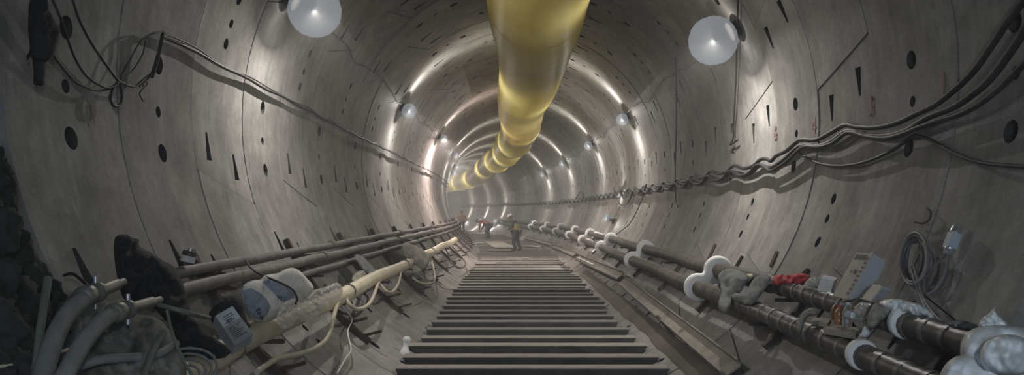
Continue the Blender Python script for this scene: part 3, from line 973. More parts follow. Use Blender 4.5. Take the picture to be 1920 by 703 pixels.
car = tag(empty('carton', at(440, 640, 5.0)), 'silver grey carton with a printed white label leaning on the cream pipe', 'box')
cc = [(403, 592, 5.0), (436, 573, 5.12), (475, 626, 4.98), (440, 647, 4.88)]
slab('carton_body', cc, 0.09, M_GREYCARD, 5, car)
clab = MB().add(on_face(cc, 0.03, 0.03, 0.97, 0.42), [(0, 1, 2, 3)]).build('carton_label', M_SILVER, car)
for q, (u0, v0, u1, v1) in enumerate([(0.28, 0.16, 0.75, 0.185), (0.22, 0.23, 0.8, 0.25), (0.3, 0.29, 0.62, 0.325), (0.15, 0.35, 0.7, 0.37)]):
    MB().add(on_face(cc, u0, v0, u1, v1, 0.005), [(0, 1, 2, 3)]).build('label_line', M_INK, clab)
for q in range(7):
    MB().add(on_face(cc, 0.15, 0.52 + 0.055 * q, 0.8 - 0.1 * (q % 3), 0.54 + 0.055 * q, 0.004), [(0, 1, 2, 3)]).build('label_line', M_DARKSTEEL, car)

cup = tag(empty('paint_can', T(5.95, -2.56, -1.30)), 'small tin with a white label standing on the upper left rail', 'tin')
b0, ax_ = at(350, 494, 5.6), Vector((0.25, 0.1, 1))
tb = MB().lathe([(0.045, 0), (0.048, 0.004), (0.048, 0.085), (0.042, 0.09)], b0, ax_, 16).build('tin_body', M_DARKSTEEL, cup)
V, Fc = [], []
axn = ax_.normalized(); xx = axn.orthogonal().normalized(); yy_ = axn.cross(xx)
MB().tube([b0 + axn * 0.012, b0 + axn * 0.055], 0.0492, 16, caps=False).build('tin_label', M_WHITE, tb)
MB().lathe([(0.02, 0), (0.02, 0.02)], b0 + axn * 0.09, ax_, 10).build('tin_lid', M_METAL, tb)

# ------------------------------------------------------------------ black jacket, hoses and clutter at the left edge
jk = tag(empty('black_jacket', at(330, 640, 4.9)), 'large black jacket draped over the pipes at the left', 'jacket')
yj = lambda px, py: 4.95 + (px - 300) * 0.0008 - (py - 440) * 0.0012
puff('jacket_body', [(214, 452), (222, 441), (238, 440), (248, 446), (260, 449), (262, 462), (284, 474), (308, 490), (324, 498), (338, 520), (350, 552), (356, 580), (362, 606), (384, 640), (426, 656), (430, 664), (416, 668), (402, 676), (384, 680), (356, 676), (330, 650), (318, 612), (300, 590), (286, 576), (250, 566), (232, 560), (222, 530), (215, 490)], 0.20, M_BLACK, y=yj, fold=0.15, freq=0.045, seed=21, parent=jk, step=6, edge=45, back=0.4)
puff('jacket_sleeve', [(330, 600), (352, 590), (366, 600), (390, 624), (426, 650), (432, 662), (412, 672), (384, 668), (350, 650), (334, 628)], 0.10, M_BLACK, y=lambda a, b: 4.72, fold=0.06, freq=0.05, seed=22, parent=jk, step=5)
puff('jacket_collar', [(216, 456), (222, 443), (236, 441), (247, 447), (246, 462), (236, 474), (222, 478)], 0.06, M_BLACK, y=4.72, fold=0.05, freq=0.08, seed=23, parent=jk, step=3)

hb = tag(empty('hanging_bundle', wp(75, 0, 2.95)), 'black bundle with a narrow tail hanging high on the left wall', 'bundle')
puff('bundle_body', [(56, 2), (66, -8), (82, -4), (86, 14), (92, 28), (102, 44), (105, 66), (100, 92), (92, 112), (82, 118), (64, 118), (58, 106), (52, 113), (50, 104), (56, 92), (53, 60), (53, 26)], 0.11, M_BLACK, r=2.86, fold=0.03, freq=0.05, seed=25, parent=hb, step=5, back=0.25)
puff('bundle_tail', [(62, 112), (82, 112), (82, 130), (81, 158), (72, 160), (63, 156), (63, 134)], 0.05, M_BLACK, r=2.86, fold=0.01, freq=0.05, seed=26, parent=hb, step=4, back=0.25)

def thick_hose(pix, rad, label, coup):
    root = tag(empty('thick_hose', at(*pix[0])), label, 'hose')
    P = [at(*p) for p in pix]
    MB().tube(spline(P, 8), rad, 16).build('hose_barrel', M_GREYHOSE, root)
    e, d = P[-1], (at(*coup) - P[-1])
    L = d.length
    cp = MB().lathe([(rad * 0.9, -0.03), (rad * 1.25, -0.02), (rad * 1.25, 0.03), (rad * 0.95, 0.035), (rad * 0.95, 0.06), (rad * 1.2, 0.065), (rad * 1.2, 0.10), (rad * 0.75, 0.11), (rad * 0.75, L * 0.8), (rad * 0.5, L * 0.82), (rad * 0.5, L)], e, d, 16).build('coupling', M_BRASS, root)
    MB().tube([e + d * 0.25 - Vector((0.0, 0, rad * 1.9)), e + d * 0.25 + Vector((0, 0, rad * 1.9))], 0.01, 8).build('coupling_bolt', M_METAL, cp)
thick_hose([(72, 740, 3.1), (84, 690, 3.2), (104, 630, 3.35), (128, 588, 3.5), (160, 556, 3.65)], 0.040, 'thick grey hose bending up to a coupling, the left one of the pair', (232, 528, 3.95))
thick_hose([(100, 740, 3.1), (128, 692, 3.2), (158, 640, 3.35), (190, 603, 3.5), (218, 586, 3.62)], 0.037, 'thick grey hose bending up to a coupling, the right one of the pair', (300, 562, 4.0))
o = MB().tube([at(62, 745, 3.15), at(75, 620, 3.4), at(90, 522, 3.6)], 0.018, 10).build('steel_tube', M_GREENPOLE)
tag(o, 'thin greenish tube leaning upright at the left edge', 'tube')
o = MB().tube([at(262, 725, 3.2), at(283, 665, 3.4), at(306, 623, 3.55)], 0.015, 10).build('steel_tube', M_GREENPOLE)
tag(o, 'short greenish tube end sticking up below the black jacket', 'tube')
o = cable('lying_hose', [at(120, 700, 3.6), at(151, 686, 3.6), at(194, 674, 3.65), at(252, 670, 3.75), at(296, 664, 3.85), at(330, 644, 4.0)], 0.022, M_GREYHOSE, n=12)
tag(o, 'grey hose lying across the muddy sheet', 'hose')
o = cable('air_line', [at(292, 570, 3.95), at(330, 580, 3.9), at(365, 590, 4.0), at(392, 596, 4.3)], 0.012, M_GREENPOLE)
tag(o, 'thin green line running from the coupling over the jacket', 'hose')
o = cable('air_line', [at(313, 582, 3.85), at(322, 620, 3.8), at(340, 668, 3.75), at(362, 706, 3.7)], 0.008, M_GREENPOLE)
tag(o, 'thin green line hanging down across the jacket', 'hose')
o = cable('ground_wire', [at(-10, 689, 3.4), at(40, 680, 3.5), at(90, 668, 3.6), at(142, 650, 3.8)], 0.008, M_CREAMHOSE)
tag(o, 'thin pale wire crossing the dark corner behind the hoses', 'wire')
o = cable('curl_wire', [at(120, 516, 4.2), at(135, 513, 4.15), at(150, 522, 4.1), at(168, 540, 4.05)], 0.009, M_CABLE)
tag(o, 'short curled black wire behind the left coupling', 'wire')
# muddy sheet under the hoses
tag(puff('muddy_sheet', [(100, 560), (140, 545), (190, 560), (250, 585), (300, 600), (330, 640), (350, 690), (330, 730), (240, 740), (150, 740), (110, 690), (95, 620)], 0.16, M_BURLAP, y=lambda px, py: 4.35 - (py - 545) * 0.003, fold=0.16, freq=0.03, seed=31, step=9, back=0.3), 'crumpled muddy sheet heaped under the thick hoses', 'sheet')
coil = tag(empty('hose_coil', at(350, 690, 4.0)), 'small coil of pale hose lying below the black jacket', 'hose')
for q in range(4):
    rr = 0.06 + 0.022 * q
    c0 = at(345, 704, 4.0)
    MB().tube([c0 + Vector((rr * 1.3 * math.cos(a * math.pi / 10), rr * math.sin(a * math.pi / 10) * 0.6, rr * 0.75 * math.sin(a * math.pi / 10) + 0.01 * q)) for a in range(21)], 0.007, 6).build('coil_loop', M_GREYHOSE, coil)
# dark rock heap at the left edge
def rock(c, size, seed):
    bm = bmesh.new()
    bmesh.ops.create_icosphere(bm, subdivisions=5, radius=1)
    for v in bm.verts:
        n_ = noise.fractal(v.co * 1.3 + Vector((seed, 0, 0)), 0.8, 2.1, 6)
        n2 = noise.ridged_multi_fractal(v.co * 2.2 + Vector((seed, 3, 0)), 0.9, 2.0, 4, 0.9, 1.6)
        v.co = Vector((v.co.x * size[0], v.co.y * size[1], v.co.z * size[2])) * (0.85 + 0.35 * n_ + 0.10 * n2)
    me = bpy.data.meshes.new('rock'); bm.to_mesh(me); bm.free()
    me.polygons.foreach_set('use_smooth', [True] * len(me.polygons))
    o = link('rock', me, None, M_ROCK)
    o.location = c
    return o
for q, (px, py, y, sz, lb) in enumerate([(-48, 600, 3.75, 0.30, 'dark rough rock low at the left edge of the picture'), (10, 735, 3.5, 0.17, 'dark rock at the bottom left corner'),
                                         (-54, 330, 4.25, 0.20, 'uppermost dark rock at the left end of the lining'), (-24, 450, 4.2, 0.21, 'dark rock mass below the uppermost one at the left edge'),
                                         (52, 560, 4.15, 0.17, 'dark rock beside the leaning greenish tube'), (72, 650, 4.0, 0.15, 'dark rock behind the left thick hose')]):
    tag(rock(at(px, py, y), (sz, sz * 0.9, sz * 1.1), q * 3.1), lb, 'rock')

# ------------------------------------------------------------------ cables on the left wall
pts = []
s = 6.3
while s < 40:
    pts.append(T(s, -2.93, 0.43 + 0.008 * math.sin(s * 4.8) - 0.05 * min(1, (s - 6.3) / 8)))
    s += 0.33
for q, (dr, rad, lb) in enumerate(((0, 0.015, 'black cable running along the left wall, the thick one of the pair'), (0.022, 0.007, 'thin black cable twisted along the thick one on the left wall'))):
    P = [p + Vector((0.01, 0, dr + (0.014 * math.sin(i * 1.1) if q else 0))) for i, p in enumerate(pts)]
    P = [wp(285, 145, 2.93), wp(298, 100, 2.93), wp(305, 66, 2.93)] + P if q == 0 else [wp(262, 162, 2.93), wp(283, 140, 2.93), wp(300, 84, 2.93)] + P
    o = cable('power_cable', P, rad, M_CABLE, 3)
    tag(o, lb, 'cable', 'cables on the left wall')
pxcable('power_cable', [(134, -8), (150, 40), (176, 88), (205, 130), (222, 151), (240, 160), (254, 162), (268, 150), (284, 138)], 2.94, 0.009, M_CABLE, 'black cable sweeping from the top left to the tied knot, the upper one', 'cable')
pxcable('power_cable', [(96, -8), (112, 30), (128, 76), (142, 112), (162, 142), (184, 158), (204, 165), (222, 155)], 2.94, 0.008, M_CABLE, 'black cable sweeping from the top left to the tied knot, the lower one', 'cable')
pxcable('power_cable', [(100, 104), (120, 130), (140, 152), (162, 164), (185, 170), (208, 166)], 2.95, 0.007, M_CABLE, 'thin dark wire sagging beside the hanging black bundle', 'cable')
pxcable('wire_loop', [(222, 152), (212, 166), (207, 184), (212, 197), (222, 199), (228, 188), (228, 170), (224, 154)], 2.94, 0.010, M_CABLE, 'hanging loop of black wire below the tied knot', 'wire')
for q, pp in enumerate(([(306, 60), (285, 62), (262, 80), (245, 110), (225, 146)], [(306, 58), (276, 70), (268, 100), (250, 130), (226, 150)], [(306, 58), (315, 70), (330, 76), (346, 82)], [(268, 162), (272, 152), (276, 158), (262, 174), (268, 190)])):
    pxcable('loose_wire', pp, 2.94, 0.005, M_CABLE, ['thin loose wire arching from the cable bend to the knot, outer', 'thin loose wire arching from the cable bend to the knot, inner', 'short loose wire sticking out beside the cable bend', 'short wire tail dangling right of the knot'][q], 'wire')

# ------------------------------------------------------------------ cables on the right wall
def rw(pix): return [(1440 + u / 2, v / 2) for u, v in pix]
far = []
def hung(h0, sag, dl):
    out = []
    s = 9.4
    while s < 84:
        t = ((s - 9.95) / W) % 1.0
        out.append(T(s, 2.92 - dl, h0 - 0.05 * min(1, max(0, (s - 9.4) / 6)) - sag * (4 * t * (1 - t)) ** 0.8))
        s += W / 6
    return out
RC_ = [([(975, -20), (955, 10), (900, 80), (840, 170), (760, 280), (640, 385), (560, 425), (480, 462), (400, 478), (330, 475), (290, 468), (240, 495), (180, 525), (120, 525), (70, 565), (30, 585)], 0.023, -0.25, 0.11, 0.0, 'thick black cable on the right wall, topmost of the bunch'),
       ([(975, 90), (959, 120), (900, 210), (830, 300), (760, 360), (690, 405), (600, 440), (520, 490), (440, 510), (370, 508), (300, 490), (240, 530), (190, 548), (120, 548), (60, 600), (10, 632)], 0.025, -0.33, 0.13, 0.03, 'thick black cable on the right wall, second of the bunch'),
       ([(975, 225), (959, 240), (880, 320), (800, 385), (720, 428), (640, 452), (560, 480), (500, 504), (440, 518), (370, 512), (300, 496), (245, 535), (190, 552), (130, 552), (70, 606), (14, 640)], 0.020, -0.31, 0.15, 0.06, 'thick black cable on the right wall, lowest of the bunch')]
for pix, rad, h0, sag, dl, lb in RC_:
    P = [wp(a, b, 2.94 - dl) for a, b in rw(pix)] + hung(h0, sag, dl)[1:]
    o = cable('power_cable', P, rad, M_CABLE, 3, 8)
    tag(o, lb, 'cable', 'bunched cables on the right wall')
pxcable('power_cable', rw([(975, 626), (955, 625), (800, 610), (700, 575), (620, 530), (570, 510), (540, 512), (480, 555), (400, 595), (320, 618), (240, 622), (170, 605), (110, 568)]), 2.94, 0.014, M_CABLE, 'thin black cable sagging below the thick bunch on the right wall', 'cable')
pxcable('power_cable', rw([(560, 512), (520, 525), (470, 560), (410, 588)]), 2.94, 0.010, M_CABLE, 'short thin cable beside the sagging one near the round hole', 'cable')
pxcable('hanging_wire', [(1266, 105), (1268, 160), (1268, 240), (1266, 320), (1267, 372), (1271, 388)], 2.95, 0.012, M_CABLE, 'long black wire hanging straight down the right wall with a plug end', 'wire')
pxcable('hanging_wire', [(1384, -5), (1382, 60), (1380, 140), (1376, 220), (1375, 258), (1368, 272), (1384, 262)], 2.95, 0.011, M_CABLE, 'black wire hanging beside the big right lamp down to a hook', 'wire')
for q, pp in enumerate(([(1150, 352), (1156, 372), (1166, 386), (1178, 378), (1186, 362)], [(1190, 350), (1196, 364), (1206, 360), (1212, 346)], [(1004, 368), (1006, 356), (1012, 350), (1016, 364), (1014, 374)], [(1080, 372), (1086, 362), (1092, 360), (1094, 372)])):
    pxcable('loose_wire', pp, 2.92, 0.02, M_CABLE, ['drooping wire loop under the zigzag cables on the right wall', 'smaller wire loop beside the drooping one on the right wall', 'wire tangle on the far right wall cables above the white glow', 'small wire tangle on the right wall cables, mid distance'][q], 'wire')
pxcable('lamp_lead', [(1208, 362), (1196, 392), (1180, 420), (1160, 436), (1148, 446)], 2.95, 0.012, M_CABLE, 'thin lead curving down from the cables to the low lamp', 'wire')

for side, lst, ang_, s0_, s1_ in (('left', lefts, 152.5, 9.4, 54), ('right', rights, 27.5, 10.9, 46)):
    P = []
    s = s0_
    while s < s1_:
        a_ = ang_ + (-1 if side == 'left' else 1) * 2.2 * abs(math.sin(s * 0.75)) + 1.2 * noise.noise(Vector((s * 2.0, ang_, 0)))
        P.append(T(s, 2.965 * math.cos(a_ * D2R), 2.965 * math.sin(a_ * D2R)))
        s += 0.45
    tag(cable('lamp_cable', P, 0.008, M_CABLE, 2, 6), 'thin black wire looping from lamp to lamp high on the %s wall' % side, 'wire')
V, Fc = [], []
n_ = 30
for q in range(n_ + 1):
    t = q / n_
    px, py = 1100 + (1362 - 1100) * t ** 1.5, 505 + (703 - 505) * t ** 1.5
    s_, l_, h_ = tw(px, py, 2.985)
    a0 = math.atan2(h_, l_)
    wd = 0.24 + 0.07 * noise.noise(Vector((s_, 3, 0)))
    for k_ in (0.0, 0.35, 0.7, 1.0):
        a_ = a0 - (wd * k_) / 3.0
        rr_ = 2.992 - 0.02 * math.sin(k_ * math.pi)
        V.append(T(s_, rr_ * math.cos(a_), rr_ * math.sin(a_)))
for q in range(n_):
    for k_ in range(3):
        i_ = q * 4 + k_
        Fc.append((i_, i_ + 1, i_ + 5, i_ + 4))
link('mud_layer', mesh('mud_layer', V, Fc), walls['floor'], M_MUD)

# ------------------------------------------------------------------ right pipes
def flex(name, lat, h, s0, s1, rad, m, label, pitch, amp, bands=()):
    root = tag(empty(name, T(s0, lat, h)), label, 'pipe')
    pts, rads = [], []
    s = s0
    while s < s1:
        st = pitch / 4 if s < 17 else 0.5
        pts.append(T(s, lat + 0.01 * math.sin(s * 1.7), h + 0.012 * math.sin(s * 1.1)))
        rads.append(rad * (1 + (amp * math.sin(2 * math.pi * s / pitch) if s < 17 else 0)))
        s += st
    MB().tube(pts, rads, 12).build('pipe_barrel', m, root)
    for b in bands:
        MB().tube([T(b - 0.022, lat + 0.01 * math.sin(b * 1.7), h + 0.012 * math.sin(b * 1.1)), T(b + 0.022, lat + 0.01 * math.sin(b * 1.7), h + 0.012 * math.sin(b * 1.1))], rad * 1.06, 14).build('clamp_band', M_CLAMP, root)
    return root
UP, LOW = (2.22, -1.63), (1.985, -1.835)
flex('corrugated_pipe', *UP, 7.4, 62, 0.088, M_FLEX, 'upper corrugated pipe running along the right wall into the distance', 0.12, 0.07)
flex('corrugated_pipe', *LOW, 7.4, 62, 0.090, M_FLEX, 'lower corrugated pipe running along the right wall into the distance', 0.12, 0.07)
flex('dark_pipe', *UP, 3.4, 7.6, 0.079, M_DKPIPE, 'upper dark banded pipe at the near right', 0.16, 0.03, [3.9 + 0.23 * q for q in range(15)])
flex('dark_pipe', *LOW, 3.4, 7.6, 0.076, M_DKPIPE, 'lower dark banded pipe at the near right', 0.16, 0.03, [3.85 + 0.27 * q for q in range(13)])

def collar(s, label, sc=1.0, thick=0.11):
    """white figure-of-eight foam collar round both pipes, with holes for them"""
    c1, c2 = Vector((UP[0], UP[1])), Vector((LOW[0], LOW[1]))
    d = (c2 - c1); L = d.length; d.normalize(); n = Vector((-d.y, d.x))
    r1 = 0.165 * sc
    loop = []
    for q in range(21):
        a = math.radians(40 + 280 * q / 20)      # round c1, opening towards c2
        loop.append(c1 + d * (r1 * math.cos(a)) + n * (r1 * math.sin(a)))
    wv = c1 + d * (L / 2)
    loop.append(wv - n * (r1 * 0.50))
    for q in range(21):
        a = math.radians(220 + 280 * q / 20)
        loop.append(c2 + d * (r1 * math.cos(a)) + n * (r1 * math.sin(a)))
    loop.append(wv + n * (r1 * 0.50))
    ring = len(loop)
    V, Fc = [], []
    prof = [(0.80, -thick / 2), (0.95, -thick / 2 * 0.8), (1.0, -thick * 0.2), (1.0, thick * 0.2), (0.95, thick / 2 * 0.8), (0.80, thick / 2)]
    mid = (c1 + c2) / 2
    for k_, ds in prof:
        for p in loop:
            cc_ = c1 if (p - c1).length < (p - c2).length else c2
            qv = cc_ + (p - cc_) * k_
            V.append(T(s + ds, qv.x, qv.y))
    for a in range(len(prof) - 1):
        for b in range(ring):
            b2 = (b + 1) % ring
            Fc.append((a * ring + b, a * ring + b2, (a + 1) * ring + b2, (a + 1) * ring + b))
    Fc.append(tuple(range(ring))[::-1]); Fc.append(tuple(range((len(prof) - 1) * ring, len(prof) * ring)))
    o = MB().add(V, Fc, True).build('foam_collar', M_FOAM)
    tag(o, label, 'collar', 'white foam collars on the right pipes')
for q, s in enumerate((9.38, 14.55, 19.8, 25.2, 30.5, 36, 41.5, 47)):
    collar(s, 'white figure-eight foam collar round the right pipes, {} from the camera'.format(ORD[q]), 1.0, 0.12 if s < 20 else 0.2)
for (lat, h), s, rr, lb in ((UP, 4.86, 0.10, 'white foam sleeve on the upper dark pipe beside the torn plastic'), (LOW, 4.92, 0.098, 'white foam sleeve on the lower dark pipe below the paper bag')):
    a_ = T(s, lat, h)
    tag(MB().lathe([(rr * 0.8, 0), (rr * 0.97, 0.006), (rr, 0.02), (rr, 0.05), (rr * 0.97, 0.064), (rr * 0.8, 0.07)], a_, (0, 1, 0), 20).build('foam_sleeve', M_FOAM), lb, 'sleeve')

def bracket_right(i, s):
    root = tag(empty('pipe_bracket', T(s, 2.4, -1.7)), 'dark iron bracket under the right wall pipes, {} from the camera'.format(ORD[i]), 'bracket', 'iron brackets carrying the right wall pipes')
    V, Fc = [], []
    n = 5
    for q in range(n):
        a = -33.0 - 13.5 * q / (n - 1)
        for r_, ds in ((2.985, -0.035), (2.985, 0.035), (2.94, 0.035), (2.94, -0.035)):
            V.append(T(s + ds, r_ * math.cos(a * D2R), r_ * math.sin(a * D2R)))
    for q in range(n - 1):
        for e in range(4):
            e2 = (e + 1) % 4
            Fc.append((q * 4 + e, q * 4 + e2, q * 4 + 4 + e2, q * 4 + 4 + e))
    Fc += [(3, 2, 1, 0), tuple(range(n * 4 - 4, n * 4))]
    MB().add(V, Fc).build('post', M_RUST, root)
    for lat, h in ((UP[0], UP[1] - 0.10), (LOW[0], LOW[1] - 0.105)):
        wall = math.sqrt(2.95 ** 2 - h * h)
        MB().bar(T(s, wall, h), T(s, lat - 0.08, h), 0.05, 0.03).build('arm', M_RUST, root)
for i in range(17):
    bracket_right(i, 4.45 + 2.61 * i)

# ------------------------------------------------------------------ things on the right pipes
tag(puff('grey_wrap', [(1346, 520), (1354, 508), (1372, 503), (1392, 510), (1404, 520), (1396, 536), (1388, 548), (1374, 556), (1370, 572), (1362, 586), (1350, 584), (1346, 568), (1352, 546)], 0.06, M_GREYCLOTH, r=2.60, fold=0.07, freq=0.05, seed=41, step=4), 'dark grey cloth draped over both right pipes beside the foam collar', 'cloth')
tag(puff('grey_band', [(1402, 540), (1414, 522), (1432, 514), (1446, 522), (1436, 540), (1420, 560), (1406, 572), (1382, 566), (1370, 556), (1376, 548), (1394, 550)], 0.05, M_GREYCLOTH, r=2.60, fold=0.04, freq=0.06, seed=42, step=4), 'grey cloth strap wrapped across the right pipes', 'cloth')
tag(puff('tape_patch', [(1386, 522), (1398, 514), (1412, 514), (1410, 522), (1398, 530), (1388, 528)], 0.03, M_CREAM, r=2.655, fold=0.01, seed=43), 'pale patch of tape on the upper right pipe', 'tape')
tag(puff('red_cloth', [(1448, 530), (1452, 518), (1466, 514), (1480, 516), (1496, 512), (1512, 514), (1520, 522), (1516, 532), (1502, 538), (1484, 538), (1466, 536), (1454, 538)], 0.12, M_RED, y=lambda px, py: 6.85 - (px - 1485) * 0.008, fold=0.10, freq=0.08, seed=44, step=3.5, ridged=True), 'crumpled red cloth lying on the upper right pipe', 'cloth')
tag(puff('clear_bag', [(1506, 540), (1512, 526), (1524, 518), (1536, 520), (1544, 512), (1552, 516), (1548, 528), (1540, 540), (1524, 544)], 0.10, M_FILM, y=6.35, fold=0.10, freq=0.12, seed=45, ridged=True, step=3), 'small clear plastic bag between red cloth and blue-white box', 'bag')
def box_on(name, cc, thick, m, label, ydir=None):
    root = tag(empty(name, at(*cc[3])), label, 'box')
    slab(name + '_body', cc, thick, m, 0, root, ydir)
    return root
bx = box_on('small_box', [(1540, 520, 6.15), (1564, 526, 6.0), (1556, 552, 6.0), (1532, 545, 6.15)], 0.12, M_CARDBLUE, 'small blue-white box standing on the upper right pipe', (0.55, 0.8, 0.1))
# tall carton: pale printed face and bluish face
cA = [(1606, 473, 5.80), (1637, 475, 5.62), (1588, 561, 5.55), (1560, 555, 5.75)]
tall = tag(empty('tall_carton', at(*cA[3])), 'tall pale carton with printed face leaning on the right pipes', 'box')
slab('carton_front', cA, 0.012, M_CARDTAN, 0, tall)
cB = [(1637, 475, 5.62), (1660, 490, 5.52), (1611, 562, 5.45), (1588, 561, 5.55)]
cB = [(1637, 475, 5.62), (1661, 489, 5.80), (1646, 524, 5.74), (1588, 561, 5.55)]
P_ = [at(*p) for p in cA]
q_ = [at(1661, 489, 5.85), at(1646, 524, 5.80), at(1608, 563, 5.72)]
# a wedge-shaped body behind the printed face, its side seen towards the camera
bk = Vector((0.10, 0.28, 0.0))
Vb = [P_[1], at(1661, 489, 5.72), at(1646, 524, 5.70), at(1606, 564, 5.62), P_[2]]
MB().add(Vb + [v + bk * 0.6 for v in Vb], [(0, 1, 2, 3, 4), (9, 8, 7, 6, 5)] + [(i, i + 5, (i + 1) % 5 + 5, (i + 1) % 5) for i in range(5)]).build('carton_side', M_CARDBLUE, tall)
for u0, v0, u1, v1 in [(0.1, 0.05, 0.24, 0.16), (0.28, 0.05, 0.42, 0.16), (0.46, 0.05, 0.60, 0.16), (0.64, 0.05, 0.78, 0.16), (0.45, 0.38, 0.72, 0.48), (0.3, 0.40, 0.42, 0.46)]:
    MB().add(on_face(cA, u0, v0, u1, v1), [(0, 1, 2, 3)]).build('printed_mark', M_PRINT, tall)
for q in range(9):
    MB().add(on_face(cA, 0.80, 0.10 + 0.095 * q, 0.97, 0.15 + 0.095 * q), [(0, 1, 2, 3)]).build('printed_mark', M_PRINT, tall)
low = tag(empty('low_carton', at(1630, 565, 5.4)), 'small white carton lying right of the tall pale carton', 'box')
cC = [(1638, 533, 5.40), (1653, 537, 5.28), (1632, 564, 5.22), (1615, 560, 5.35)]
slab('carton_front', cC, 0.01, M_CARDTAN, 0, low)
c_ = [at(*p) for p in cC]
Vb = [c_[1], at(1672, 542, 5.42), at(1655, 560, 5.38), c_[2]]
MB().add(Vb + [v + Vector((0.03, 0.12, 0.0)) for v in Vb], [(0, 1, 2, 3), (7, 6, 5, 4)] + [(i, i + 4, (i + 1) % 4 + 4, (i + 1) % 4) for i in range(4)]).build('carton_side', M_CARDBLUE, low)
Vb = [c_[0], c_[1], at(1672, 542, 5.42), at(1657, 534, 5.5)]
MB().add(Vb + [v + Vector((0, 0, -0.02)) for v in Vb], [(0, 1, 2, 3), (7, 6, 5, 4)] + [(i, i + 4, (i + 1) % 4 + 4, (i + 1) % 4) for i in range(4)]).build('carton_lid', M_WHITEBAG, low)

# boards bridging the pipes, bottles on them
def plank(name, cc, thick, label):
    c = [at(*p) for p in cc]
    V = c + [p - Vector((0, 0, thick)) for p in c]
    o = MB().add(V, [(0, 1, 2, 3), (7, 6, 5, 4), (0, 4, 5, 1), (1, 5, 6, 2), (2, 6, 7, 3), (3, 7, 4, 0)]).build(name, M_TIMBER)
    tag(o, label, 'board')
plank('wood_block', [(1556, 610, 5.6), (1616, 614, 5.2), (1604, 624, 5.0), (1544, 615, 5.4)], 0.04, 'flat wooden board lying across the right pipes under the bottles')
plank('wood_block', [(1528, 595, 5.9), (1558, 598, 5.7), (1552, 606, 5.55), (1520, 601, 5.75)], 0.03, 'small wooden board behind the larger one on the right pipes')
def bottle(px, py, y, h, rad, m, label, capm):
    root = tag(empty('drink_bottle', at(px, py, y)), label, 'bottle', 'drink bottles on the right pipes')
    b = at(px, py, y)
    bb = MB().lathe([(rad * 0.8, 0), (rad, 0.01), (rad, h * 0.25), (rad * 0.92, h * 0.30), (rad, h * 0.35), (rad, h * 0.62), (rad * 0.8, h * 0.74), (rad * 0.38, h * 0.86), (rad * 0.36, h * 0.93)], b, (0.05, 0, 1), 16).build('bottle_body', m, root)
    MB().lathe([(rad * 0.42, 0), (rad * 0.42, h * 0.08)], b + Vector((0.05, 0, 1)).normalized() * h * 0.92, (0.05, 0, 1), 12).build('bottle_cap', capm, root)
    MB().tube([b + Vector((0.02, 0, h * 0.37)), b + Vector((0.03, 0, h * 0.60))], rad * 1.01, 16, caps=False).build('bottle_label', m if m is M_AMBER else M_SILVER, bb)
bottle(1588, 612, 5.18, 0.155, 0.031, M_BOTTLE, 'clear plastic bottle standing on the wooden board', M_CARDBLUE)
bottle(1572, 609, 5.3, 0.13, 0.028, M_AMBER, 'amber drink bottle standing left of the clear bottle', M_RED)
tag(puff('brown_bun_bag', [(1556, 590), (1560, 575), (1568, 570), (1574, 580), (1572, 596), (1562, 600)], 0.06, M_AMBER, y=5.5, fold=0.03, freq=0.1, seed=46, step=3), 'small orange-brown bag behind the amber bottle', 'bag')
tag(puff('clear_bag', [(1602, 608), (1598, 590), (1604, 574), (1618, 566), (1632, 574), (1634, 590), (1624, 606), (1612, 614)], 0.10, M_FILM, y=5.25, fold=0.10, freq=0.1, seed=47, ridged=True, step=3), 'crumpled clear plastic bag right of the bottles', 'bag')
tag(puff('paper_bag', [(1626, 600), (1632, 580), (1642, 568), (1660, 574), (1672, 582), (1664, 596), (1650, 606), (1640, 616), (1628, 618)], 0.10, M_DUSTCLOTH, y=5.0, fold=0.06, freq=0.07, seed=48, step=3.5), 'crumpled tan paper bag hanging between the right pipes', 'bag')
tag(puff('torn_plastic', [(1648, 570), (1660, 562), (1684, 560), (1708, 566), (1730, 572), (1750, 590), (1748, 602), (1724, 598), (1702, 590), (1680, 588), (1662, 584)], 0.09, M_WHITEBAG, y=lambda px, py: 4.9 - (px - 1700) * 0.004, fold=0.09, freq=0.08, seed=49, ridged=True, step=4), 'torn white plastic sheeting lying on the upper right pipe', 'plastic sheeting')
tag(puff('knotted_rag', [(1496, 604), (1502, 590), (1512, 580), (1524, 578), (1534, 588), (1526, 592), (1514, 594), (1508, 606), (1502, 624), (1494, 618)], 0.05, M_DUSTCLOTH, y=5.75, fold=0.04, freq=0.1, seed=50, step=3), 'pale rag knotted round the lower right pipe', 'rag')
tag(puff('white_scrap', [(1610, 632), (1616, 622), (1622, 612), (1632, 622), (1630, 632), (1618, 634)], 0.04, M_WHITEBAG, y=4.75, fold=0.02, freq=0.1, seed=51, step=3), 'white scrap of plastic hanging on the lower right pipe', 'plastic scrap')
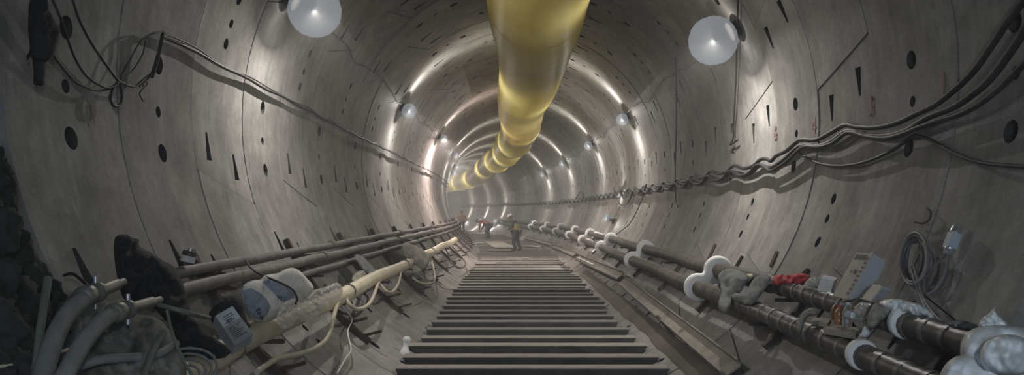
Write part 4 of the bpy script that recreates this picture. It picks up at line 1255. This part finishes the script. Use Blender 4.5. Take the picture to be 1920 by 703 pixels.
# big white bag, lower right
wb = tag(empty('white_bag', at(1850, 700, 3.6)), 'big lumpy white plastic bag at the lower right corner', 'bag')
puff('bag_body', [(1800, 660), (1806, 634), (1822, 618), (1850, 610), (1880, 610), (1916, 614), (1950, 625), (1965, 680), (1950, 740), (1860, 745), (1790, 735), (1784, 715), (1810, 700)], 0.22, M_WHITEBAG, y=3.55, fold=0.08, freq=0.022, seed=53, parent=wb, step=7, edge=55, back=0.6)
puff('bag_lobe', [(1762, 712), (1768, 690), (1782, 674), (1804, 666), (1830, 670), (1850, 690), (1854, 720), (1820, 740), (1776, 738)], 0.14, M_WHITEBAG, y=3.42, fold=0.06, freq=0.03, seed=54, parent=wb, step=6, edge=34, back=0.6)
puff('bag_lobe', [(1838, 660), (1850, 640), (1876, 628), (1910, 630), (1935, 650), (1935, 690), (1900, 706), (1862, 700), (1842, 684)], 0.13, M_WHITEBAG, y=3.33, fold=0.06, freq=0.03, seed=56, parent=wb, step=6, edge=34, back=0.6)
puff('bag_neck', [(1834, 612), (1842, 596), (1854, 588), (1866, 576), (1870, 588), (1882, 598), (1892, 614), (1876, 622), (1850, 622)], 0.07, M_WHITEBAG, y=3.62, fold=0.06, freq=0.1, seed=55, parent=wb, step=4, ridged=True)
tag(puff('dark_rag', [(1776, 606), (1790, 600), (1812, 602), (1830, 608), (1836, 616), (1816, 620), (1790, 616)], 0.05, M_GREYCLOTH, y=4.1, fold=0.04, freq=0.1, seed=57, step=3), 'dark rag lying on the upper pipe left of the white bag', 'rag')

# coil of grey cable hung on the right wall, plug box
coil = tag(empty('cable_coil', wp(1712, 445, 2.95)), 'coil of grey cable hung on the right wall', 'cable')
for q in range(10):
    cx, cy = 1712 + random.uniform(-5, 5), 487 + random.uniform(-4, 4)
    rx, ry = 13 + q * 1.4 + random.uniform(-3, 3), 36 + q * 1.2 + random.uniform(-3, 3)
    pp = []
    for a in range(25):
        t = a * 2 * math.pi / 24
        pp.append(wp(cx + rx * math.sin(t) + 6 * math.cos(t) * 0.5, cy - ry * math.cos(t), 2.95 - 0.010 * q))
    MB().tube(pp, 0.0095, 6).build('coil_loop', M_WIRE, coil)
MB().tube(spline([wp(*p) for p in ((1714, 500, 2.87), (1722, 530, 2.87), (1732, 560, 2.88), (1748, 585, 2.86), (1768, 604, 2.8), (1800, 612, 2.74))], 6), 0.011, 8).build('cable_tail', M_WIRE, coil)
MB().tube(spline([wp(*p) for p in ((1708, 500, 2.87), (1716, 530, 2.87), (1726, 556, 2.88), (1740, 585, 2.86), (1756, 604, 2.8))], 6), 0.011, 8).build('cable_tail', M_WIRE, coil)
MB().tube(spline([wp(*p) for p in ((1732, 515, 2.92), (1748, 505, 2.92), (1762, 488, 2.92), (1774, 474, 2.92))], 6), 0.009, 8).build('cable_tail', M_WIRE, coil)
MB().tube(spline([wp(*p) for p in ((1738, 553, 2.9), (1756, 540, 2.92), (1770, 515, 2.92), (1779, 478, 2.92))], 6), 0.009, 8).build('cable_tail', M_WIRE, coil)
MB().tube([wp(1712, 440, 3.0), wp(1712, 446, 2.86)], 0.012, 8).build('wall_hook', M_RUST, coil)
plug = tag(empty('plug_box', wp(1782, 455, 2.95)), 'grey plug connector with metal ends hung on the right wall', 'plug')
pa, pb = wp(1779, 468, 2.93), wp(1791, 436, 2.93)
d = pb - pa
MB().bar(pa + d * 0.08, pb - d * 0.05, 0.075, 0.06, (1, 0, 0.3)).build('plug_body', M_PLUG, plug)
MB().lathe([(0.02, 0), (0.03, 0.005), (0.03, 0.03), (0.034, 0.032), (0.034, 0.055)], pa - d.normalized() * 0.04, d, 14).build('metal_end', M_METAL, plug)
MB().lathe([(0.034, 0), (0.034, 0.025), (0.028, 0.03), (0.028, 0.05)], pb - d * 0.04, d, 14).build('metal_end', M_METAL, plug)
o = pxcable('wire_curl', [(1716, 416), (1730, 418), (1742, 412), (1745, 398), (1738, 390)], 2.96, 0.008, M_RUST, 'short rusty wire curl on the right wall above the coil', 'wire')

# ------------------------------------------------------------------ steel channels along the right floor edge
def channel(a, b, w, label):
    root_p = [T(*a), T(*b)]
    root = tag(empty('steel_channel', root_p[0]), label, 'channel')
    n = max(2, int(abs(b[0] - a[0]) / 1.5))
    def strip(name, dl0, dl1, dh0, dh1):
        V, Fc = [], []
        for q in range(n + 1):
            t = q / n
            s, l, h = [a[i] + (b[i] - a[i]) * t for i in range(3)]
            # local axes: across (up the slope) and off the wall
            ang = math.atan2(h, l)
            ac = Vector((-math.sin(ang), math.cos(ang))); inn = Vector((-math.cos(ang), -math.sin(ang)))
            for u, v in ((dl0, dh0), (dl1, dh0), (dl1, dh1), (dl0, dh1)):
                p = Vector((l, h)) + ac * u + inn * v
                V.append(T(s, p.x, p.y))
        for q in range(n):
            for e in range(4):
                e2 = (e + 1) % 4
                Fc.append((q * 4 + e, q * 4 + e2, q * 4 + 4 + e2, q * 4 + 4 + e))
        Fc += [(3, 2, 1, 0), tuple(range(n * 4, n * 4 + 4))]
        MB().add(V, Fc).build(name, M_CHANNEL, root)
    strip('web', -w / 2, w / 2, 0, 0.012)
    strip('flange', -w / 2, -w / 2 + 0.014, 0, 0.075)
    strip('flange', w / 2 - 0.014, w / 2, 0, 0.075)
    return root
def tr(px, py, r): return tw(px, py, r)
channel(tr(1376, 697, 2.93), tr(1166, 527, 2.93), 0.19, 'long steel channel lying along the right floor edge, nearest piece')
channel(tr(1163, 519, 2.88), tr(1084, 484, 2.86), 0.20, 'steel channel resting on the end of the nearest one')
channel(tr(1078, 478, 2.90), tr(1035, 462, 2.92), 0.18, 'steel channel third along the right floor edge')
channel(tr(1034, 459, 2.90), tr(985, 447, 2.92), 0.18, 'farthest steel channel beside the walking worker')
o = MB().bar(wp(1082, 482, 2.80), wp(1112, 496, 2.80), 0.06, 0.02).build('pale_lath', M_WHITE)
tag(o, 'pale strip of wood lying on the second steel channel', 'strip')
o = MB().bar(wp(1233, 592, 2.84), wp(1258, 626, 2.94), 0.03, 0.02).build('iron_bar', M_RUST)
tag(o, 'thin iron bar leaning against the nearest steel channel', 'bar')
o = MB().bar(wp(1340, 655, 2.94), wp(1395, 694, 2.88), 0.22, 0.05).build('end_plate', M_DARKSTEEL)
bpy.data.objects.remove(o)

# slots of rusty steel starter bars on the right wall above the pipes
for q, (x0, y0, x1, y1) in enumerate([(1446, 500, 1458, 472), (1322, 500, 1342, 458), (1378, 503, 1392, 480), (1500, 520, 1516, 506)]):
    o = MB().bar(wp(x0, y0, 2.985), wp(x1, y1, 2.985), 0.035, 0.035).build('rusty_strip', M_RUST)
    tag(o, ['dark iron strip on the right wall above the red cloth', 'longest dark iron strip on the right wall behind the foam collar', 'dark iron strip on the right wall above the grey strap', 'short dark iron strip on the wall right of the red cloth'][q], 'strip', 'iron strips on the right wall')

# white foam scrap at the sleeper ends
o = MB().lathe([(0.02, 0), (0.055, 0.03), (0.065, 0.08), (0.045, 0.13), (0.03, 0.17), (0.038, 0.22), (0.05, 0.25), (0.03, 0.28)], at(757, 676, 9.35), (0.12, 0.2, 1), 14).build('foam_offcut', M_FOAM)
tag(o, 'white bone-shaped foam piece at the left ends of the near beams', 'foam piece')

# ------------------------------------------------------------------ workers
def skin(name, J, E, m, parent, sub=2, root=0):
    me = bpy.data.meshes.new(name)
    names = list(J)
    idx = {n: i for i, n in enumerate(names)}
    me.from_pydata([J[n][0] for n in names], [(idx[a], idx[b]) for a, b in E], [])
    o = bpy.data.objects.new(name, me)
    col.objects.link(o)
    md = o.modifiers.new('Skin', 'SKIN')
    for n in names:
        sv = me.skin_vertices[0].data[idx[n]]
        rr = J[n][1]
        sv.radius = rr if isinstance(rr, tuple) else (rr, rr)
        sv.use_root = (idx[n] == root)
    md.use_smooth_shade = True
    sb = o.modifiers.new('Sub', 'SUBSURF'); sb.levels = sub; sb.render_levels = sub
    dg = bpy.context.evaluated_depsgraph_get()
    me2 = bpy.data.meshes.new_from_object(o.evaluated_get(dg))
    bpy.data.objects.remove(o)
    me2.polygons.foreach_set('use_smooth', [True] * len(me2.polygons))
    ob = bpy.data.objects.new(name, me2)
    me2.materials.clear(); me2.materials.append(m)
    col.objects.link(ob)
    ob.parent = parent
    return ob

def person(loc, rz, label, pose, top_m, vest_m, trouser_m, helmet_m, sleeve_m, scale=1.0):
    """pose gives joint places in metres, the figure facing +y, x to its right"""
    root = tag(empty('person', loc, rz), label, 'person', 'workers on the far floor')
    root.scale = (scale * 1.12, scale * 1.12, scale)
    p = pose
    J = {'pelvis': (p['pelvis'], (0.15, 0.125)), 'waist': (p['waist'], (0.145, 0.12)), 'chest': (p['chest'], (0.175, 0.135)), 'neckb': (p['neckb'], 0.075), 'neck': (p['neck'], 0.055)}
    E = [('pelvis', 'waist'), ('waist', 'chest'), ('chest', 'neckb'), ('neckb', 'neck')]
    hd = Vector(p['head']); up = (hd - Vector(p['neck'])).normalized()
    J['jaw'] = (tuple(hd - up * 0.05), 0.07); J['skull'] = (tuple(hd + up * 0.03), (0.085, 0.095)); J['crown'] = (tuple(hd + up * 0.10), 0.055)
    E += [('neck', 'jaw'), ('jaw', 'skull'), ('skull', 'crown')]
    for sd in ('l', 'r'):
        for n, rad in (('sho', 0.065), ('elb', 0.045), ('wri', 0.03), ('palm', (0.038, 0.02))):
            J[n + sd] = (p[n + sd], rad)
        E += [('chest', 'sho' + sd), ('sho' + sd, 'elb' + sd), ('elb' + sd, 'wri' + sd), ('wri' + sd, 'palm' + sd)]
        a, b = Vector(p['wri' + sd]), Vector(p['palm' + sd])
        dr = (b - a).normalized(); side = dr.cross(Vector((0, 1, 0.2))).normalized()
        for q, (off, L) in enumerate(((-0.03, 0.055), (-0.01, 0.07), (0.01, 0.065), (0.03, 0.05))):
            J['f%d%s' % (q, sd)] = (tuple(b + side * off + dr * 0.03), 0.010); J['g%d%s' % (q, sd)] = (tuple(b + side * off * 1.1 + dr * (0.03 + L) + Vector((0, 0.01, -0.015))), 0.008)
            E += [('palm' + sd, 'f%d%s' % (q, sd)), ('f%d%s' % (q, sd), 'g%d%s' % (q, sd))]
        J['t' + sd] = (tuple(b + side * 0.055 - dr * 0.005 + Vector((0, 0.02, 0))), 0.010)
        E += [('palm' + sd, 't' + sd)]
        for n, rad in (('hip', 0.095), ('kne', 0.062), ('ank', 0.045), ('toe', 0.035)):
            J[n + sd] = (p[n + sd], rad)
        E += [('pelvis', 'hip' + sd), ('hip' + sd, 'kne' + sd), ('kne' + sd, 'ank' + sd), ('ank' + sd, 'toe' + sd)]
    body = skin('body', J, E, M_SKIN, root)
    big = lambda n, k, add=0.012: (J[n][0], tuple(x * k + add for x in (J[n][1] if isinstance(J[n][1], tuple) else (J[n][1],) * 2)))
    JJ = {n: big(n, 1.04) for n in ('pelvis', 'waist', 'chest', 'neckb', 'shol', 'elbl', 'wril', 'shor', 'elbr', 'wrir')}
    skin('jacket', JJ, [('pelvis', 'waist'), ('waist', 'chest'), ('chest', 'neckb'), ('chest', 'shol'), ('shol', 'elbl'), ('elbl', 'wril'), ('chest', 'shor'), ('shor', 'elbr'), ('elbr', 'wrir')], sleeve_m, root)
    JT = {n: big(n, 1.08, 0.016) for n in ('pelvis', 'hipl', 'knel', 'ankl', 'hipr', 'kner', 'ankr')}
    skin('trousers', JT, [('pelvis', 'hipl'), ('hipl', 'knel'), ('knel', 'ankl'), ('pelvis', 'hipr'), ('hipr', 'kner'), ('kner', 'ankr')], trouser_m, root)
    if vest_m:
        JV = {n: big(n, 1.25, 0.03) for n in ('waist', 'chest', 'neckb')}
        JV['lo'] = (tuple(Vector(p['pelvis']) * 0.8 + Vector(p['waist']) * 0.2), (0.165, 0.145))
        mid = lambda a, b, t: tuple(Vector(p[a]) * (1 - t) + Vector(p[b]) * t)
        JV['sl'] = (mid('chest', 'shol', 0.95), 0.135); JV['sr'] = (mid('chest', 'shor', 0.95), 0.135)
        skin('vest', JV, [('lo', 'waist'), ('waist', 'chest'), ('chest', 'neckb'), ('chest', 'sl'), ('chest', 'sr')], vest_m, root)
        w, l_ = Vector(p['waist']), Vector(JV['lo'][0])
    for sd in ('l', 'r'):
        a, b = Vector(p['ank' + sd]), Vector(p['toe' + sd])
        o = MB().tube([a + Vector((0, 0, 0.10)), a, a * 0.6 + b * 0.4 + Vector((0, 0, -0.02)), b], [0.06, 0.065, 0.06, 0.05], 10).build('boot', M_BOOT); o.parent = root
    # helmet with brim, and a face
    c = hd + up * 0.055
    fw = Vector(p.get('face', (0, 1, 0))).normalized()
    o = MB().lathe([(0.135, 0.0), (0.132, 0.012), (0.118, 0.02), (0.112, 0.06), (0.09, 0.10), (0.05, 0.125), (0.01, 0.13)], c, up, 16).build('helmet', helmet_m); o.parent = root
    rt = fw.cross(up).normalized()
    o = MB().lathe([(0.004, 0), (0.018, 0.006), (0.012, 0.05)], hd + fw * 0.10 - up * 0.03, up, 8).build('nose', M_SKIN); o.parent = body
    for sd in (-1, 1):
        o = MB().lathe([(0.003, 0), (0.011, 0.005), (0.003, 0.010)], hd + fw * 0.088 + rt * 0.033 * sd + up * 0.012, fw, 8).build('eye', M_INK); o.parent = body
        o = MB().lathe([(0.004, -0.03), (0.016, -0.015), (0.018, 0.01), (0.006, 0.028)], hd + rt * 0.095 * sd, up, 8).build('ear', M_SKIN); o.parent = body
    o = MB().bar(hd + fw * 0.085 - up * 0.055 - rt * 0.022, hd + fw * 0.085 - up * 0.055 + rt * 0.022, 0.008, 0.006, up).build('mouth', M_REDTOP); o.parent = body
    return root

walk = dict(pelvis=(0, 0, 0.92), waist=(0, 0.03, 1.08), chest=(0, 0.10, 1.30), neckb=(0, 0.16, 1.44), neck=(0, 0.19, 1.50), head=(0, 0.25, 1.59), face=(0, 1, -0.45),
            shol=(-0.19, 0.11, 1.38), elbl=(-0.25, 0.10, 1.12), wril=(-0.17, 0.30, 1.02), palml=(-0.14, 0.37, 1.00),
            shor=(0.19, 0.11, 1.38), elbr=(0.26, 0.02, 1.12), wrir=(0.21, 0.20, 0.98), palmr=(0.18, 0.27, 0.95),
            hipl=(-0.10, 0, 0.88), knel=(-0.11, 0.10, 0.48), ankl=(-0.11, 0.02, 0.09), toel=(-0.11, 0.17, 0.045),
            hipr=(0.10, 0, 0.88), kner=(0.11, -0.02, 0.48), ankr=(0.12, -0.16, 0.09), toer=(0.13, -0.02, 0.045))
bend = dict(pelvis=(0, -0.10, 0.86), waist=(0, 0.02, 0.98), chest=(0, 0.26, 1.08), neckb=(0, 0.40, 1.10), neck=(0, 0.46, 1.10), head=(0, 0.56, 1.10), face=(0, 0.5, -1),
            shol=(-0.19, 0.32, 1.07), elbl=(-0.22, 0.36, 0.80), wril=(-0.14, 0.44, 0.56), palml=(-0.11, 0.46, 0.49),
            shor=(0.19, 0.32, 1.07), elbr=(0.22, 0.36, 0.80), wrir=(0.14, 0.46, 0.56), palmr=(0.11, 0.48, 0.49),
            hipl=(-0.10, -0.10, 0.83), knel=(-0.12, 0.03, 0.46), ankl=(-0.12, -0.06, 0.09), toel=(-0.13, 0.09, 0.045),
            hipr=(0.10, -0.10, 0.83), kner=(0.13, 0.02, 0.46), ankr=(0.14, -0.07, 0.09), toer=(0.15, 0.08, 0.045))
stand = dict(pelvis=(0, 0, 0.93), waist=(0, 0.01, 1.09), chest=(0, 0.03, 1.32), neckb=(0, 0.03, 1.46), neck=(0, 0.04, 1.52), head=(0, 0.07, 1.63), face=(0, 1, -0.1),
             shol=(-0.20, 0.03, 1.40), elbl=(-0.30, 0.06, 1.16), wril=(-0.20, 0.26, 1.12), palml=(-0.15, 0.32, 1.12),
             shor=(0.20, 0.03, 1.40), elbr=(0.30, 0.06, 1.16), wrir=(0.20, 0.26, 1.12), palmr=(0.15, 0.32, 1.12),
             hipl=(-0.10, 0, 0.89), knel=(-0.12, 0.02, 0.49), ankl=(-0.13, -0.02, 0.09), toel=(-0.15, 0.12, 0.045),
             hipr=(0.10, 0, 0.89), kner=(0.12, 0.02, 0.49), ankr=(0.13, -0.02, 0.09), toer=(0.15, 0.12, 0.045))
def ground(px, y): p = at(px, 0, y); return (p.x, p.y, -0.01)
person(ground(968, 34.6), math.radians(72), 'person in white helmet, yellow vest and dark trousers walking with head bowed', walk, M_DARKWEAR, M_YELLOWVEST, M_DARKWEAR, M_HELMET, M_DARKWEAR, 0.91)
person(ground(914, 50), math.radians(62), 'person in a red top bending forward over the far floor', bend, M_REDTOP, None, M_DARKWEAR, M_ORANGEHELMET, M_REDTOP, 1.02)
person(ground(866, 60), math.radians(170), 'person in an orange vest standing far off beside the left pipes', stand, M_DARKWEAR, M_ORANGEVEST, M_DARKWEAR, M_ORANGEHELMET, M_ORANGEVEST, 1.0)

# ------------------------------------------------------------------ dusty air
if HAZE:
    me = bpy.data.meshes.new('tunnel_haze')
    bm = bmesh.new()
    bmesh.ops.create_cube(bm, size=1)
    bm.to_mesh(me); bm.free()
    hz = bpy.data.objects.new('tunnel_haze', me)
    col.objects.link(hz)
    hz.location = (-6, 46, 2.6); hz.scale = (24, 96, 8)
    hm = bpy.data.materials.new('dusty_air')
    hm.use_nodes = True
    nt = hm.node_tree
    nt.nodes.remove(nt.nodes['Principled BSDF'])
    v = nt.nodes.new('ShaderNodeVolumeScatter')
    v.inputs['Density'].default_value = HAZE
    v.inputs['Anisotropy'].default_value = 0.3
    nt.links.new(v.outputs[0], nt.nodes['Material Output'].inputs['Volume'])
    me.materials.append(hm)
    tag(hz, 'thin dusty air filling the whole tunnel', 'haze', kind='stuff')
